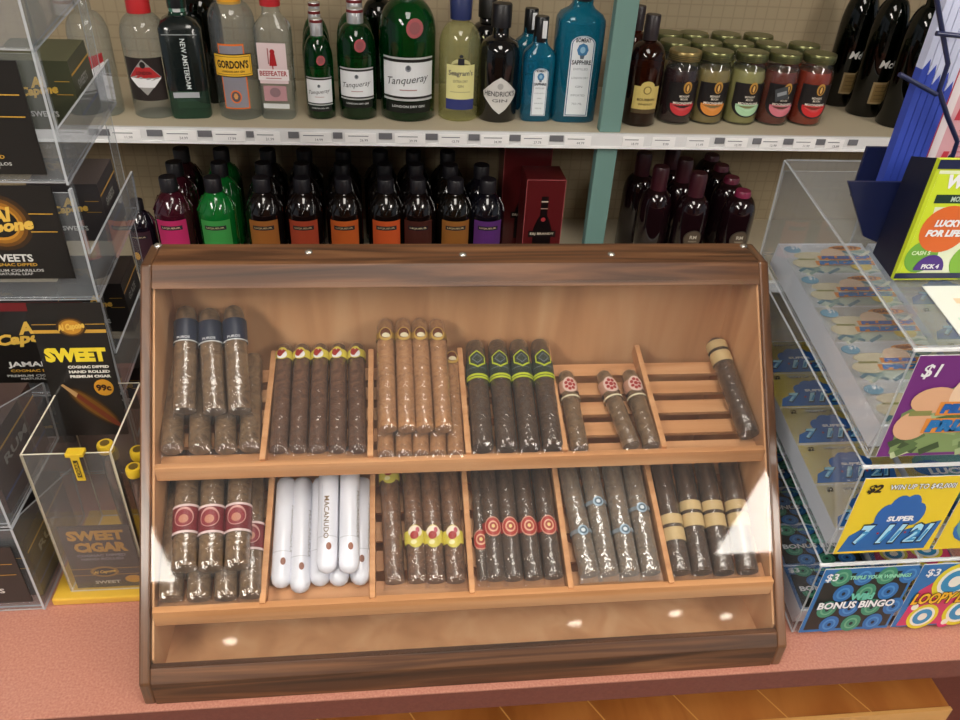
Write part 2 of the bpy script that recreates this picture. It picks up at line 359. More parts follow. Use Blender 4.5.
CIG = {
 'A': (0.0118, [[(0.0396, 0.1757, 0.229), (0.031, 0.276, 0.293)], [(0.0694, 0.1736, 0.2284), (0.054, 0.276, 0.29)], [(0.094, 0.1741, 0.2285), (0.08, 0.276, 0.293)]]),
 'B': (0.0114, [[(0.0271, 0.1516, 0.1997), (0.0101, 0.284, 0.2376)], [(0.0546, 0.1507, 0.1994), (0.0363, 0.284, 0.2376)], [(0.0802, 0.1498, 0.1991), (0.0636, 0.284, 0.2376)], [(0.1038, 0.1513, 0.1996), (0.0946, 0.2702, 0.2337)]]),
 'C': (0.0097, [[(0.1328, 0.1489, 0.1978), (0.1283, 0.284, 0.2366)], [(0.1519, 0.1482, 0.1977), (0.1479, 0.284, 0.2366)], [(0.1715, 0.1475, 0.1975), (0.1681, 0.284, 0.2366)], [(0.1918, 0.1468, 0.1973), (0.1883, 0.284, 0.2366)], [(0.2121, 0.1461, 0.1971), (0.2087, 0.284, 0.2366)]]),
 'D': (0.0098, [[(0.2438, 0.1513, 0.2183), (0.242, 0.279, 0.272)], [(0.2631, 0.1507, 0.2181), (0.262, 0.279, 0.272)], [(0.2816, 0.1501, 0.218), (0.28, 0.279, 0.272)], [(0.3011, 0.1495, 0.2178), (0.299, 0.279, 0.271)]]),
 'E': (0.0092, [[(0.2412, 0.1397, 0.1947), (0.2399, 0.2759, 0.2338)], [(0.2597, 0.1391, 0.1945), (0.2604, 0.2755, 0.2336)], [(0.2771, 0.1385, 0.1943), (0.2798, 0.2751, 0.2335)], [(0.2947, 0.1379, 0.1942), (0.3005, 0.2747, 0.2334)], [(0.3133, 0.1372, 0.194), (0.3165, 0.2714, 0.2325)]]),
 'F': (0.0118, [[(0.3419, 0.142, 0.1969), (0.3446, 0.284, 0.2376)], [(0.3671, 0.1411, 0.1967), (0.3705, 0.284, 0.2376)], [(0.3914, 0.1403, 0.1964), (0.3954, 0.284, 0.2376)], [(0.416, 0.1406, 0.1965), (0.4204, 0.284, 0.2376)]]),
 'G': (0.01, [[(0.445, 0.139, 0.194), (0.4451, 0.2406, 0.2231)], [(0.5019, 0.1407, 0.1945), (0.4882, 0.2396, 0.2228)], [(0.5237, 0.14, 0.1943), (0.5191, 0.2402, 0.223)]]),
 'H': (0.0125, [[(0.0445, 0.0649, 0.1199), (0.031, 0.1941, 0.1721)], [(0.0693, 0.0638, 0.1195), (0.0568, 0.1931, 0.1717)], [(0.094, 0.0646, 0.1198), (0.0854, 0.1941, 0.1721)]]),
 'I': (0.012, [[(0.0291, 0.0528, 0.0913), (0.0175, 0.1822, 0.1435)], [(0.0559, 0.0515, 0.0908), (0.0439, 0.1809, 0.143)], [(0.0818, 0.0512, 0.0906), (0.0708, 0.1806, 0.1429)], [(0.1059, 0.0519, 0.0909), (0.0973, 0.1815, 0.1433)]]),
 'J': (0.0108, [[(0.1344, 0.0596, 0.093), (0.1331, 0.1714, 0.1381)], [(0.1534, 0.0541, 0.0907), (0.1503, 0.1708, 0.1379)], [(0.1729, 0.0597, 0.093), (0.1707, 0.1701, 0.1376)], [(0.1918, 0.0588, 0.0926), (0.1912, 0.1694, 0.1373)], [(0.2129, 0.0588, 0.0926), (0.2139, 0.1686, 0.137)]]),
 'K': (0.0108, [[(0.1813, 0.0577, 0.1143), (0.1796, 0.1875, 0.1667)], [(0.2029, 0.0568, 0.1139), (0.2019, 0.1866, 0.1664)]]),
 'L': (0.0106, [[(0.2482, 0.0591, 0.0928), (0.2426, 0.1888, 0.1452)], [(0.2715, 0.059, 0.0927), (0.2668, 0.1887, 0.1451)], [(0.2899, 0.0582, 0.0924), (0.2869, 0.1879, 0.1448)], [(0.3104, 0.0572, 0.092), (0.3081, 0.187, 0.1444)]]),
 'M': (0.0104, [[(0.3528, 0.0572, 0.092), (0.3517, 0.187, 0.1444)], [(0.3705, 0.0564, 0.0917), (0.371, 0.1862, 0.1441)], [(0.3915, 0.0564, 0.0917), (0.3898, 0.1862, 0.1441)], [(0.4126, 0.0565, 0.0917), (0.4114, 0.1863, 0.1441)]]),
 'P': (0.0062, [[(0.3386, 0.0592, 0.0906), (0.34, 0.189, 0.1431)]]),
 'N': (0.0112, [[(0.4509, 0.0567, 0.0918), (0.4424, 0.1863, 0.1441)], [(0.4713, 0.0568, 0.0918), (0.4685, 0.1865, 0.1442)], [(0.4937, 0.0558, 0.0914), (0.4944, 0.1856, 0.1438)], [(0.5165, 0.0557, 0.0914), (0.5176, 0.1855, 0.1438)]]),
 'O': (0.0116, [[(0.5487, 0.0539, 0.0912), (0.5523, 0.1837, 0.1436)], [(0.5715, 0.0529, 0.0908), (0.5787, 0.1826, 0.1432)], [(0.5955, 0.0518, 0.0904), (0.6049, 0.1814, 0.1427)], [(0.6221, 0.0517, 0.0903), (0.6337, 0.181, 0.1425)]]),
}

# ------------------------------------------------------------------ the wooden cigar case on the counter
hum = thing('cigar_display_case', 'walnut counter-top cigar case with sloping clear front and cedar lining', 'display case', (0, 0, 0))
prof = [(0, 0), (0, .032), (.255, .355), (.302, .355), (.302, 0)]
MB().prism(prof, 0, .011, walnut_y).build('side_panel', hum, bevel=.0022)
MB().prism(prof, .649, .66, walnut_y).build('side_panel', hum, bevel=.0022)
MB().prism([(0, 0), (0, .032), (.0095, .0440), (.016, .0440), (.016, 0)], .011, .649, walnut_x).build('front_rail', hum, bevel=.0008)
MB().prism([(.2395, .3354), (.255, .355), (.302, .355), (.302, .341), (.252, .341), (.246, .3354)], .011, .649, walnut_x).build('top_board', hum, bevel=.001)
ln = MB().box(.0112, .294, .002, .6488, .3015, .343, cedar_v)
ln.box(.0112, .016, .002, .6488, .294, .012, cedar_v)
inner = [(.0175, .012), (.0175, .0475), (.243, .333), (.252, .3405), (.294, .3405), (.294, .012)]
ln.prism(inner, .0112, .0135, cedar_v).prism(inner, .6465, .6488, cedar_v)
ln.build('cedar_lining', hum)
DIVX = [.118, .2255, .326, .428, .535]
def trayset(y0, z0, a, L, ztop, zbot, nsl, gap):
    a = math.radians(a); U = Vector((0, math.cos(a), math.sin(a))); N = Vector((0, -math.sin(a), math.cos(a)))
    t = MB(); t.box(.0138, y0-.008, zbot, .6462, y0-.0005, ztop, cedar_h); lip = t.build('tray', hum, 'cedar front lip of a slatted tray', bevel=.0008)
    def B(mb, x0, x1, s0, s1, n0, n1, mt):
        vs = []
        for n_ in (n0, n1):
            for s_ in (s0, s1):
                for x in (x0, x1): vs.append(Vector((x, y0, z0)) + U*s_ + N*n_)
        return mb.add(vs, [(0, 2, 3, 1), (4, 5, 7, 6), (0, 1, 5, 4), (2, 6, 7, 3), (0, 4, 6, 2), (1, 3, 7, 5)], mt)
    pitch = (L-.004)/nsl
    for i in range(nsl):
        b = MB(); s0 = .002+i*pitch; B(b, .0145, .6455, s0, s0+pitch-gap, -.0055, -.0006, cedar_h); b.build('slat', lip)
    for x in DIVX:
        b = MB(); B(b, x-.003, x+.003, .0015, L+.002, -.0002, .0165, cedar_h); b.build('divider', lip, bevel=.0006)
trayset(.137, .1835, 16, .142, .1955, .1785, 5, .0105)
trayset(.047, .0765, 22, .165, .0905, .0700, 5, .0105)
cov = MB(); N_ = Vector((0, -.785, .6197)); o1 = Vector((0, 0, .032))+N_*.0012
U_ = Vector((0, .6197, .785))
def sl(x, s, n=0): return tuple(Vector((x, 0, 0)) + o1 + U_*s + N_*n)
cov.slab([sl(.0116, .0165, -.004), sl(.6484, .0165, -.004), sl(.6484, .3925, -.004), sl(.0116, .3925, -.004)], .003, acrylic_cover, acrylic_cover)
cvo = cov.build('clear_cover', hum)
for x, y in ((.008, .297), (.164, .281), (.326, .274), (.488, .274), (.646, .293)):
    s_ = MB().rev([(.0042, 0), (.0042, .0008), (.0028, .0022), (.0008, .0026)], M('#d8d4cc', .25, .9), 14); o = s_.build('screw', hum); o.location = (x, y, .3551)

# ------------------------------------------------------------------ cigars
def axis_matrix(p, q, up=Vector((0, -.30, .95))):
    p, q = Vector(p), Vector(q); Z = (q-p).normalized(); up = (up - Z*up.dot(Z)).normalized()
    Y = -up; X = Y.cross(Z); mt = Matrix((X, Y, Z)).transposed().to_4x4(); mt.translation = p; return mt, (q-p).length
YEL = M('#d2c248', .45); BRED = M('#9c2a26', .4); BCREAM = M('#d9cfae', .45); MAROON = M('#74252b', .4); TAN = M('#c2a878', .5); LIME = M('#b5c22c', .4)
BNAVY = M('#22283a', .4); DKG = M('#2b352b', .4); SILV = M('#aebcc6', .25, .6); BRN = M('#6a3a22', .4); PINKW = M('#d8bcae', .5)
def ringband(mb, R, z0, z1, mt, n=24): mb.rev([(R, z0), (R, z1)], mt, n, caps=False)
def band_navy(L, R):
    b = MB(); ringband(b, R, L-.044, L-.019, BNAVY); D = Dec(b, cylmap(R)); ringband(b, R+.0002, L-.0450, L-.0437, M('#c8cac8', .4))
    D.text('PUROS', 0, L-.041, .0028, M('#c9ccd0', .4), w=.013); return b
def band_yellow(z, R):
    b = MB(); ringband(b, R, z-.0055, z+.0055, YEL); D = Dec(b, cylmap(R))
    D.ell(-.001, z, .0066, .0085, YEL, .0002).ell(-.0012, z-.0015, .0055, .006, WHITE, .0005).ell(-.0035, z+.001, .0028, .0045, BRED, .0008).poly([(.0, z+.005), (.003, z+.003), (-.002, z-.005), (-.0045, z-.004)], BRED, .001); return b
def band_gold(z, R):
    b = MB(); ringband(b, R, z-.004, z+.004, M('#b08a3e', .35, .4)); D = Dec(b, cylmap(R))
    D.ell(0, z, .0076, .0088, M('#d0a95a', .35, .3), .0003).ell(0, z+.001, .0056, .0065, BRN, .0006).ell(.0005, z-.002, .0042, .003, BCREAM, .0009); return b
def band_diamond(L, R):
    b = MB(); z = L-.036; ringband(b, R, z-.026, z+.0, DKG); D = Dec(b, cylmap(R)); ringband(b, R+.0003, z-.027, z-.0205, LIME); ringband(b, R+.0005, z-.0245, z-.0235, DKG); ringband(b, R+.0003, z-.012, z-.0112, SILV)
    hx = lambda s: [(0, z+.0125*s), (.0095*s, z+.005*s), (.0095*s, z-.005*s), (0, z-.0125*s), (-.0095*s, z-.005*s), (-.0095*s, z+.005*s)]
    D.poly(hx(1), LIME, .0005).poly(hx(.82), DKG, .0008).poly([(0, z+.007), (.006, z), (0, z-.007), (-.006, z)], SILV, .001).poly([(0, z+.0055), (.0047, z), (0, z-.0055), (-.0047, z)], DKG, .0012); return b
def band_scroll(z, R):
    b = MB(); ringband(b, R, z-.0075, z+.0075, M('#b98a72', .45)); D = Dec(b, cylmap(R)); ringband(b, R+.0003, z-.016, z-.0138, BCREAM)
    D.ell(0, z, .0085, .0105, PINKW, .0003)
    for q in range(7):
        a = q*.9; D.ell(.0045*math.cos(a), z+.0060*math.sin(a), .0019, .0022, BRED, .0006, 10)
    D.ell(0, z, .0022, .0026, BRED, .0008, 10); return b
def band_maroon(z, R):
    b = MB(); ringband(b, R, z-.014, z+.014, MAROON); ringband(b, R+.0003, z+.0125, z+.0150, M('#d9c3c0', .4)); ringband(b, R+.0003, z-.0155, z-.013, M('#d9c3c0', .4)); D = Dec(b, cylmap(R))
    D.ell(0, z+.0015, .0098, .0105, M('#c99a92', .4), .0004).ell(0, z+.0005, .0085, .0088, M('#8a3138', .4), .0007).ell(0, z-.001, .0045, .0045, M('#b97f68', .4), .001); return b
def band_fancy(z, R):
    b = MB(); ringband(b, R, z-.007, z+.007, YEL); D = Dec(b, cylmap(R))
    D.ell(0, z, .0088, .0125, M('#cdbf52', .4), .0003).ell(0, z+.005, .0072, .0065, M('#e5d8c4', .4), .0006).ell(-.001, z+.001, .0042, .0045, BRED, .0009).ell(.0025, z+.0065, .002, .003, M('#b85a68', .4), .001).ell(-.002, z-.0065, .003, .0025, M('#e2dba5', .4), .001); return b
def band_medal(z, R):
    b = MB(); ringband(b, R, z-.006, z+.006, BRED); D = Dec(b, cylmap(R))
    D.ell(0, z, .0092, .0112, M('#c9917c', .4), .0003).ell(0, z, .0078, .0098, M('#a8352e', .4), .0006).ell(0, z, .0052, .0062, M('#d8a98a', .4), .0009).ell(0, z, .0036, .0045, M('#9c3e30', .4), .0012).ell(0, z, .0016, .002, M('#d8c07a', .4), .0014); return b
def band_tan(z, R):
    b = MB(); ringband(b, R, z-.010, z+.0045, TAN); ringband(b, R, z+.0085, z+.0195, TAN); return b
def band_silver(z, R):
    b = MB(); ringband(b, R, z-.0022, z+.0022, SILV); D = Dec(b, cylmap(R)); D.ell(0, z, .0058, .0058, M('#9fb3c2', .3, .4), .0004).ell(0, z, .004, .004, M('#49606f', .4), .0007).ell(0, z, .0022, .0022, M('#cfd8dd', .4), .0009); return b
def cigar(p, q, R, leaf, band, label, group, sleeve=True, tail=True, name='cigar', film=None):
    mt, L = axis_matrix(p, q)
    t = thing(name, label, 'cigar', mat=mt, group=group)
    MB().rev([(R*.96, .001), (R, .004), (R*1.0, L*.5), (R*.98, L-.02), (R*.93, L-.010), (R*.78, L-.004), (R*.45, L-.0008), (.0005, L)], leaf, 20).build('wrapper', t)
    if band:
        b, lb = band(L, R); b.build('band', t, lb)
    if sleeve:
        Rs = R+.0004; s_ = MB()
        rings = []; n = 20
        for z, kx, ky in ((-.007, 1.12, .10), (-.0045, 1.10, .45), (.000, 1.04, .90), (.006, 1, 1), (L*.3, 1.005, .995), (L*.6, 1, 1), (L-.004, .97, .97), (L+.001, .8, .6)):
            rings.append([(Rs*kx*math.cos(2*PI*i/n)*(1+random.uniform(-.012, .012)), Rs*ky*math.sin(2*PI*i/n)*(1+random.uniform(-.012, .012)), z) for i in range(n)])
        s_.loft(rings, film or cello, caps=False); s_.build('cellophane_sleeve', t)
    return t
def orn(n): return ['leftmost', 'second', 'third', 'fourth', 'fifth'][:n]
def lab(k, n): return ('leftmost' if k == 0 else ('rightmost' if k == n-1 else ['', 'second', 'third', 'fourth'][k])) + (' from the left' if 0 < k < n-1 else '')
GR = {
 'A': (leaf_g, lambda L, R: (band_navy(L, R+.0011), 'dark blue paper band'), 'navy-banded cigars stacked on top, upper tray first compartment', '{} of three thick navy-banded cigars on top, upper left compartment'),
 'B': (leaf_g, None, 'cigars lying under the navy-banded ones, upper tray first compartment', '{} of four cigars underneath the navy-banded ones, upper left'),
 'C': (leaf_b, lambda L, R: (band_yellow(L-.020, R+.0011), 'yellow band with red figure'), 'brown cigars with yellow bands, upper tray second compartment', '{} of five brown cigars with yellow-red bands, upper tray'),
 'D': (leaf_c, lambda L, R: (band_gold(L-.026, R+.0011), 'gold oval band'), 'light brown cigars stacked on top, upper tray third compartment', '{} of four light brown cigars with gold oval bands on top'),
 'E': (leaf_c, None, 'light brown cigars lying underneath, upper tray third compartment', '{} of five light brown cigars beneath the gold-banded ones'),
 'F': (leaf_d, lambda L, R: (band_diamond(L, R+.0011), 'dark green band with a lime-yellow hexagon'), 'dark cigars with lime hexagon bands, upper tray fourth compartment', '{} of four dark cigars with lime-yellow hexagon bands'),
 'G': (leaf_g, lambda L, R: (band_scroll(L-.026, R+.0011), 'red and cream scroll band'), 'short cigars with red scroll bands, upper tray fifth compartment', '{} of three short cigars with red scroll bands on slats'),
 'H': (leaf_g, lambda L, R: (band_maroon(.049, R+.0011), 'maroon band with white rims'), 'maroon-banded cigars stacked on top, lower tray first compartment', '{} of three thick maroon-banded cigars on top, lower left compartment'),
 'I': (leaf_g, None, 'cigars lying under the maroon-banded ones, lower tray first compartment', '{} of four cigars under the maroon-banded ones, lower left'),
 'L': (leaf_a, lambda L, R: (band_fancy(.045, R+.0011), 'yellow, white and red band'), 'cigars with yellow and white bands, lower tray third compartment', '{} of four cigars with yellow-white bands beside the white tubes'),
 'M': (leaf_d, lambda L, R: (band_medal(.054, R+.0011), 'red medallion band'), 'cigars with red medallion bands, lower tray fourth compartment', '{} of four dark cigars with round red medallion bands'),
 'P': (leaf_d, lambda L, R: (band_medal(.041, R+.0011), 'red medallion band'), 'cigars with red medallion bands, lower tray fourth compartment', 'thin half hidden cigar left of the four with red medallion bands{}'),
 'N': (leaf_g, lambda L, R: (band_silver(.05, R+.0014), 'small silver-blue band'), 'cigars in shiny clear wrap, lower tray fifth compartment', '{} of four shiny clear-wrapped cigars with silver-blue bands'),
 'O': (leaf_d, lambda L, R: (band_tan(.060, R+.0011), 'pair of tan bands'), 'dark cigars with paired tan bands, lower right compartment', '{} of four dark cigars with paired tan bands, lower right'),
}
for k, (R, lst) in CIG.items():
    if k in GR:
        leaf, bf, grp, tpl = GR[k]
        for i, (p, q) in enumerate(lst):
            b = bf
            if k == 'E' and i == 4: b = lambda L, R: (band_gold(L-.016, R+.0011), 'gold oval band')
            if k == 'I' and i == 3: b = lambda L, R: (band_maroon(.060, R+.0011), 'maroon band with white rims')
            if k == 'L' and i == 0: b = lambda L, R: (band_fancy(.118, R+.0011), 'yellow, white and red band')
            if k == 'N': 
                zz = (.046, .078, .046, .070)[i]; b = lambda L, R: (band_silver(zz, R+.0014), 'small silver-blue band')
            if k == 'O' and i == 0: b = lambda L, R: (band_tan(.044, R+.0011), 'pair of tan bands')
            cigar(p, q, R-.0003, leaf, b, tpl.format(lab(i, len(lst)).lower() if k != 'P' else ''), grp, film=cello2 if k == 'N' else cello)
TW = M('#dcdde6', .3, 0, .5)
def tube_cigar(p, q, R, label, group, txt, seam=True):
    mt, L = axis_matrix(p, q); t = thing('cigar_tube', label, 'cigar tube', mat=mt, group=group)
    b = MB(); D = Dec(b, cylmap(R))
    b.rev([(.0005, 0), (R*.5, .0012), (R*.85, .0045), (R, .010), (R, L-.008), (R*.8, L-.003), (R*.3, L), (.0005, L)], TW, 24)
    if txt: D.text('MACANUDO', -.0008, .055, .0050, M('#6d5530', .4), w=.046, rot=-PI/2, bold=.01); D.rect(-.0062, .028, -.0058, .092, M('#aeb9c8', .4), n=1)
    else: D.text('MACANUDO', R*.95, .06, .0035, M('#8b8578', .4), w=.05, rot=-PI/2, bold=0)
    D.ell(.002, .024, .0026, .004, M('#8a5a48', .4), .0004, 12)
    b.build('tube', t)
    c = MB(); ringband(c, R+.0003, .0345, .0352, M('#b4b6bd', .4)); c.build('cap_seam', t)
    return t
R, lst = CIG['J']
for i, (p, q) in enumerate(lst): tube_cigar(p, q, R-.0004, ['leftmost white cigar tube at the bottom of the lower tray pile', 'second white cigar tube from the left, reaching lowest', 'white cigar tube under the left of the two stacked ones', 'white cigar tube between and under the two stacked ones', 'rightmost white cigar tube, against the cedar divider'][i], 'white cigar tubes in the lower tray', False)
R, lst = CIG['K']
for i, (p, q) in enumerate(lst): tube_cigar(p, q, R-.0004, ['white cigar tube with brown upright lettering, stacked on top at left', 'white cigar tube stacked on top at right, lettering turned aside'][i], 'white cigar tubes in the lower tray', i == 0)
# the single big cigar leaning at the right wall of the upper tray
cigar((.6345, .148, .1995), (.6300, .274, .2425), .0112, leaf_d, lambda L, R: (band_tan(L-.028, R+.0011), 'pale label band'), 'single dark cigar leaning on the right cedar wall of the upper tray', 'lone cigar on the right of the upper tray')

# ------------------------------------------------------------------ bottles
SZ, LZ = .2501, -.0799      # upper and lower shelf surfaces
GRN_UP = 'green gin bottles on the upper shelf'
def bottle(name, label, loc, prof, glass, n=28, sq=2., ax=1., ay=1., liquid=None, group=None, rz=0., cat='bottle'):
    t = thing(name, label, cat, loc, rz, group)
    b = MB(); b.rev(prof, glass, n, sq, ax, ay)
    g = b.build('glass', t)
    if liquid:
        lm, top = liquid
        lp = [(.0005, .004)] + [(max(.0005, p[0]*.93), min(p[1], top)) for p in prof if p[1] < top]
        lp = [(lp[1][0]*.9, .0035)] + [(r, max(z, .005)) for r, z in lp[1:]]; lp.append((lp[-1][0], top))
        b = MB(); b.rev(lp, lm, n, sq, ax, ay); b.build('liquid', t)
    return t
def cap(t, r, z0, z1, mt, nm_='cap', r2=None, n=20, label=None):
    b = MB(); r2 = r2 or r; b.rev([(r, z0), (r, z0+.002), (r2, z1-.002), (r2*.92, z1)], mt, n); return b.build(nm_, t, label)
def lbl(t, nm_, fn, label=None):
    b = MB(); fn(b); return b.build(nm_, t, label)
def rprof(R, hs, rn, hn, ht, foot=.003):
    """round bottle: body radius R to shoulder height hs, neck radius rn from hn up to ht"""
    P = [(R-.004, 0), (R, foot), (R, hs)]
    for i in range(1, 8):
        a = i/8*PI/2; P.append((rn + (R-rn)*math.cos(a)**1.15, hs + (hn-hs)*math.sin(a)))
    return P + [(rn, hn), (rn, ht)]
# A: clear gin, red cap, black label
t = bottle('gin_bottle', 'clear gin bottle with red cap and black diamond label', (-.192, 1.085, SZ), rprof(.0405, .140, .016, .180, .215), g_clear)
cap(t, .0205, .180, .245, M('#c0282c', .35), label='red cap')
def f(b):
    D = Dec(b, cylmap(.0408)); D.rect(-.036, .034, .036, .110, M('#221a18', .5), 0, 14)
    D.poly([(0, .108), (.030, .076), (0, .044), (-.030, .076)], M('#9a9a98', .4), .0004)
    D.poly([(-.029, .075), (-.012, .094), (.012, .094), (.029, .075)], M('#b52a2e', .4), .0008); D.poly([(-.029, .074), (.029, .074), (.014, .058), (-.014, .058)], WHITE, .0008)
    D.ell(0, .098, .005, .006, BLACK, .001, 10); D.text('LONDON', 0, .084, .006, BLACK, .0012, w=.026)
lbl(t, 'label', f)
# second clear bottle far left behind the acrylic rack
t = bottle('gin_bottle', 'clear bottle with white and red label half hidden by the acrylic rack', (-.288, 1.085, SZ), rprof(.036, .140, .014, .18, .22), g_clear)
cap(t, .017, .2, .24, M('#3a3b40', .4))
def f(b):
    D = Dec(b, cylmap(.0363)); D.rect(-.028, .03, .028, .10, M('#d9dade', .5), 0, 10); D.poly([(-.028, .1), (.028, .115), (.028, .1), (.0, .085)], M('#a3272c', .5), .0004)
lbl(t, 'label', f)
# B: square green-footed gin bottle, black sleeve with vertical lettering
t = thing('gin_bottle', 'square gin bottle sleeved in black with upright white lettering and green foot', 'bottle', (-.125, 1.085, SZ), .12)
MB().rev([(.034, 0), (.0365, .004), (.0365, .158), (.030, .170), (.016, .178), (.014, .185), (.014, .22)], clear('pale_green_bottle_glass', (.35, .62, .5), .15, (.1, .25, .18), '#3f7d66', 1.5), 28, sq=6).build('glass', t)
b = MB(); b.rev([(.0369, .052), (.0369, .1585), (.0305, .1705), (.0165, .1785)], M('#121a1a', .2, 0, .5), 28, sq=6, caps=False); D = Dec(b, front((0, -.037, 0)))
D.text('NEW AMSTERDAM', .004, .100, .009, M('#d6dedd', .4), .0005, w=.088, rot=-PI/2, bold=.01); D.rect(-.026, .040, .020, .050, M('#a9adb3', .4), .0004); D.rect(-.030, .150, .030, .1515, M('#9aa0a0', .4), .0004)
b.build('black_sleeve', t); cap(t, .0165, .19, .232, M('#15161a', .3)); b = MB(); ringband(b, .0155, .184, .195, M('#d0d2d4', .3)); b.build('neck_ring', t)
t = bottle('gin_bottle', 'dark bottle half hidden behind the black-sleeved square gin bottle', (-.105, 1.18, SZ), rprof(.036, .16, .014, .20, .24), g_dkgreen); cap(t, .016, .21, .25, BLACK)
# C: orange and yellow label
t = bottle('gin_bottle', 'large clear gin bottle with orange-framed label and yellow cap', (-.033, 1.085, SZ), rprof(.0415, .170, .018, .205, .25), g_clear)
cap(t, .021, .200, .25, M('#e2a41f', .35), label='yellow cap')
def f(b):
    c = cylmap(.0420); D = Dec(b, c); O = M('#e8742a', .45); Y = M('#f0be3a', .45)
    D.rect(-.024, .022, .024, .138, O, 0, 10).rect(-.0215, .0245, .0215, .135, M('#8c8a94', .4), .0004, 10)
    D.rect(-.037, .080, .037, .121, M('#33200f', .45), .0008, 12).rect(-.0355, .0818, .0355, .1192, Y, .0011, 12)
    D.rect(-.033, .0845, .033, .1165, M('#33200f', .45), .0013, 12).rect(-.0322, .0853, .0322, .1157, Y, .0015, 12)
    D.text("GORDON'S", 0, .103, .0145, M('#2a170c', .45), .0019, w=.057, bold=.035); D.text('LONDON DRY GIN', 0, .0905, .0035, M('#5a2c12', .45), .0019, w=.04)
    D.ell(0, .045, .010, .012, O, .0008).ell(0, .045, .008, .0095, M('#5b5158', .4), .0011).ell(0, .046, .004, .006, M('#d9a060', .4), .0014, 6)
lbl(t, 'label', f, 'orange and yellow label')
# D: square clear gin with red figure
t = thing('gin_bottle', 'square clear gin bottle with red guard figure and red cap', 'bottle', (.039, 1.085, SZ), -.03)
MB().rev([(.030, 0), (.0325, .004), (.0325, .158), (.030, .168), (.017, .182), (.0145, .19), (.0145, .23)], g_clear, 28, sq=5).build('glass', t)
cap(t, .0185, .198, .24, M('#b3242b', .35), label='red cap')
def f(b):
    D = Dec(b, front((0, -.0331, 0))); P = M('#dbc7c9', .5); 
    D.rect(-.026, .068, .026, .140, P, 0, 1).rect(-.028, .074, .028, .094, M('#e5dcdd', .5), .0004, 1)
    D.text('BEEFEATER', 0, .0865, .009, M('#a8242c', .45), .0007, w=.050, bold=.02).rect(-.014, .077, .014, .0785, M('#b56a70', .5), .0006, 1)
    D.ell(.001, .125, .0045, .0045, RED, .0005, 12).poly([(-.006, .100), (.008, .100), (.005, .122), (-.003, .122)], RED, .0005).rect(-.001, .094, .001, .102, RED, .0007, 1).rect(-.008, .103, -.006, .131, M('#a0605f', .5), .0005, 1)
    D.rect(-.021, .036, .021, .064, M('#b98d93', .5), .0003, 1).ell(0, .052, .010, .009, M('#8c7076', .5), .0006).rect(-.024, .022, .024, .031, M('#d9dcdc', .5), .0003, 1)
lbl(t, 'label', f)
# E, F, G: the three green gin bottles
def tanq(label, loc, R, hs, hn, z0, z1, lr, group=None, capm='#c8c9cc', sealz=None, rz=0., cz=None, nameit=True):
    t = bottle('green_gin_bottle', label, loc, rprof(R, hs, R*.36, hn, hn+.02), g_green, group=group, rz=rz)
    MB().rev([(R*.9, .003), (R*.93, .006), (R*.93, z0-.004)], M('#0a3a1d', .25), 24).build('dark_liquid', t)
    cz = cz or (hn, hn+.028); cap(t, R*.42, cz[0], cz[1], M(capm, .3, .6)); b = MB(); ringband(b, R*.43, cz[1]-.006, cz[1]-.001, M('#6e2328', .4)); b.build('cap_ring', t)
    def f(b):
        D = Dec(b, cylmap(R+.0004)); hw = R*1.0; k = R/.052
        D.rect(-hw, z0, hw, z1, M('#e3e6ea', .5), .0, 14).rect(-hw, z1, hw, z1+.005*k, BLACK, .0002, 14).rect(-hw, z1+.005*k, hw, z1+.0085*k, M('#b9bcbc', .4), .0002, 14)
        D.rect(-hw, z0-.004*k, hw, z0, BLACK, .0002, 14).rect(-hw, z0-.008*k, hw, z0-.004*k, M('#b9bcbc', .4), .0002, 14)
        zc = (z0+z1)/2; D.text('Tanqueray', 0, zc-.002*k, .017*k, M('#3c4248', .5), .0005, w=R*1.55, rot=.10, italic=.35, bold=.0)
        D.ell(0, zc+.020*k, .0055*k, .006*k, M('#8a9098', .5), .0005, 12).ell(0, zc+.021*k, .0035*k, .004*k, M('#4a5058', .5), .0007, 12).rect(-.016*k, zc-.0195*k, .016*k, zc-.0175*k, M('#b08a8a', .5), .0005, 4)
        D.rect(-hw*.9, z0-.03*k, hw*.9, z0-.010*k, M('#0c140f', .35), .0001, 12).text('LONDON DRY GIN', 0, z0-.018*k, .0045*k, M('#cfd3d3', .5), .0005, w=R*1.2)
    lbl(t, 'label', f, 'white label between black bands')
    sz = sealz or hs+.012; b = MB(); D = Dec(b, plane_map((R*.22, -R*.96, sz), (1, .25, 0), (.05, .35, 1))); D.ell(0, 0, R*.30, R*.32, M('#8f1a26', .4), .0015, 18).ell(0, 0, R*.20, R*.21, M('#761320', .4), .0022, 12)
    b.build('wax_seal', t, 'round red seal')
    return t
e = tanq('smallest of the three green gin bottles in the front row', (.119, 1.083, SZ), .0275, .100, .150, .032, .075, 0, GRN_UP, cz=(.147, .178), sealz=.110)
dup(e, (.110, 1.160, SZ), 0, 'small green gin bottle directly behind the smallest front one')
dup(e, (.104, 1.237, SZ), 0, 'small green gin bottle farthest back, third in its row')
f_ = tanq('middle-sized of the three green gin bottles in the front row', (.190, 1.092, SZ), .0365, .125, .172, .045, .092, 0, GRN_UP, cz=(.170, .196), sealz=.138)
dup(f_, (.186, 1.185, SZ), 0, 'middle-sized green gin bottle standing directly behind the front one')
tanq('largest green gin bottle, beside the pale yellow one', (.287, 1.103, SZ), .0540, .158, .215, .049, .112, 0, GRN_UP, cz=(.215, .25), sealz=.172)
tg = bottle('gin_bottle', 'dark green bottle standing behind the gap beside the largest green gin bottle', (.232, 1.23, SZ), rprof(.034, .15, .013, .19, .24), g_dkgreen); cap(tg, .015, .215, .25, BLACK)
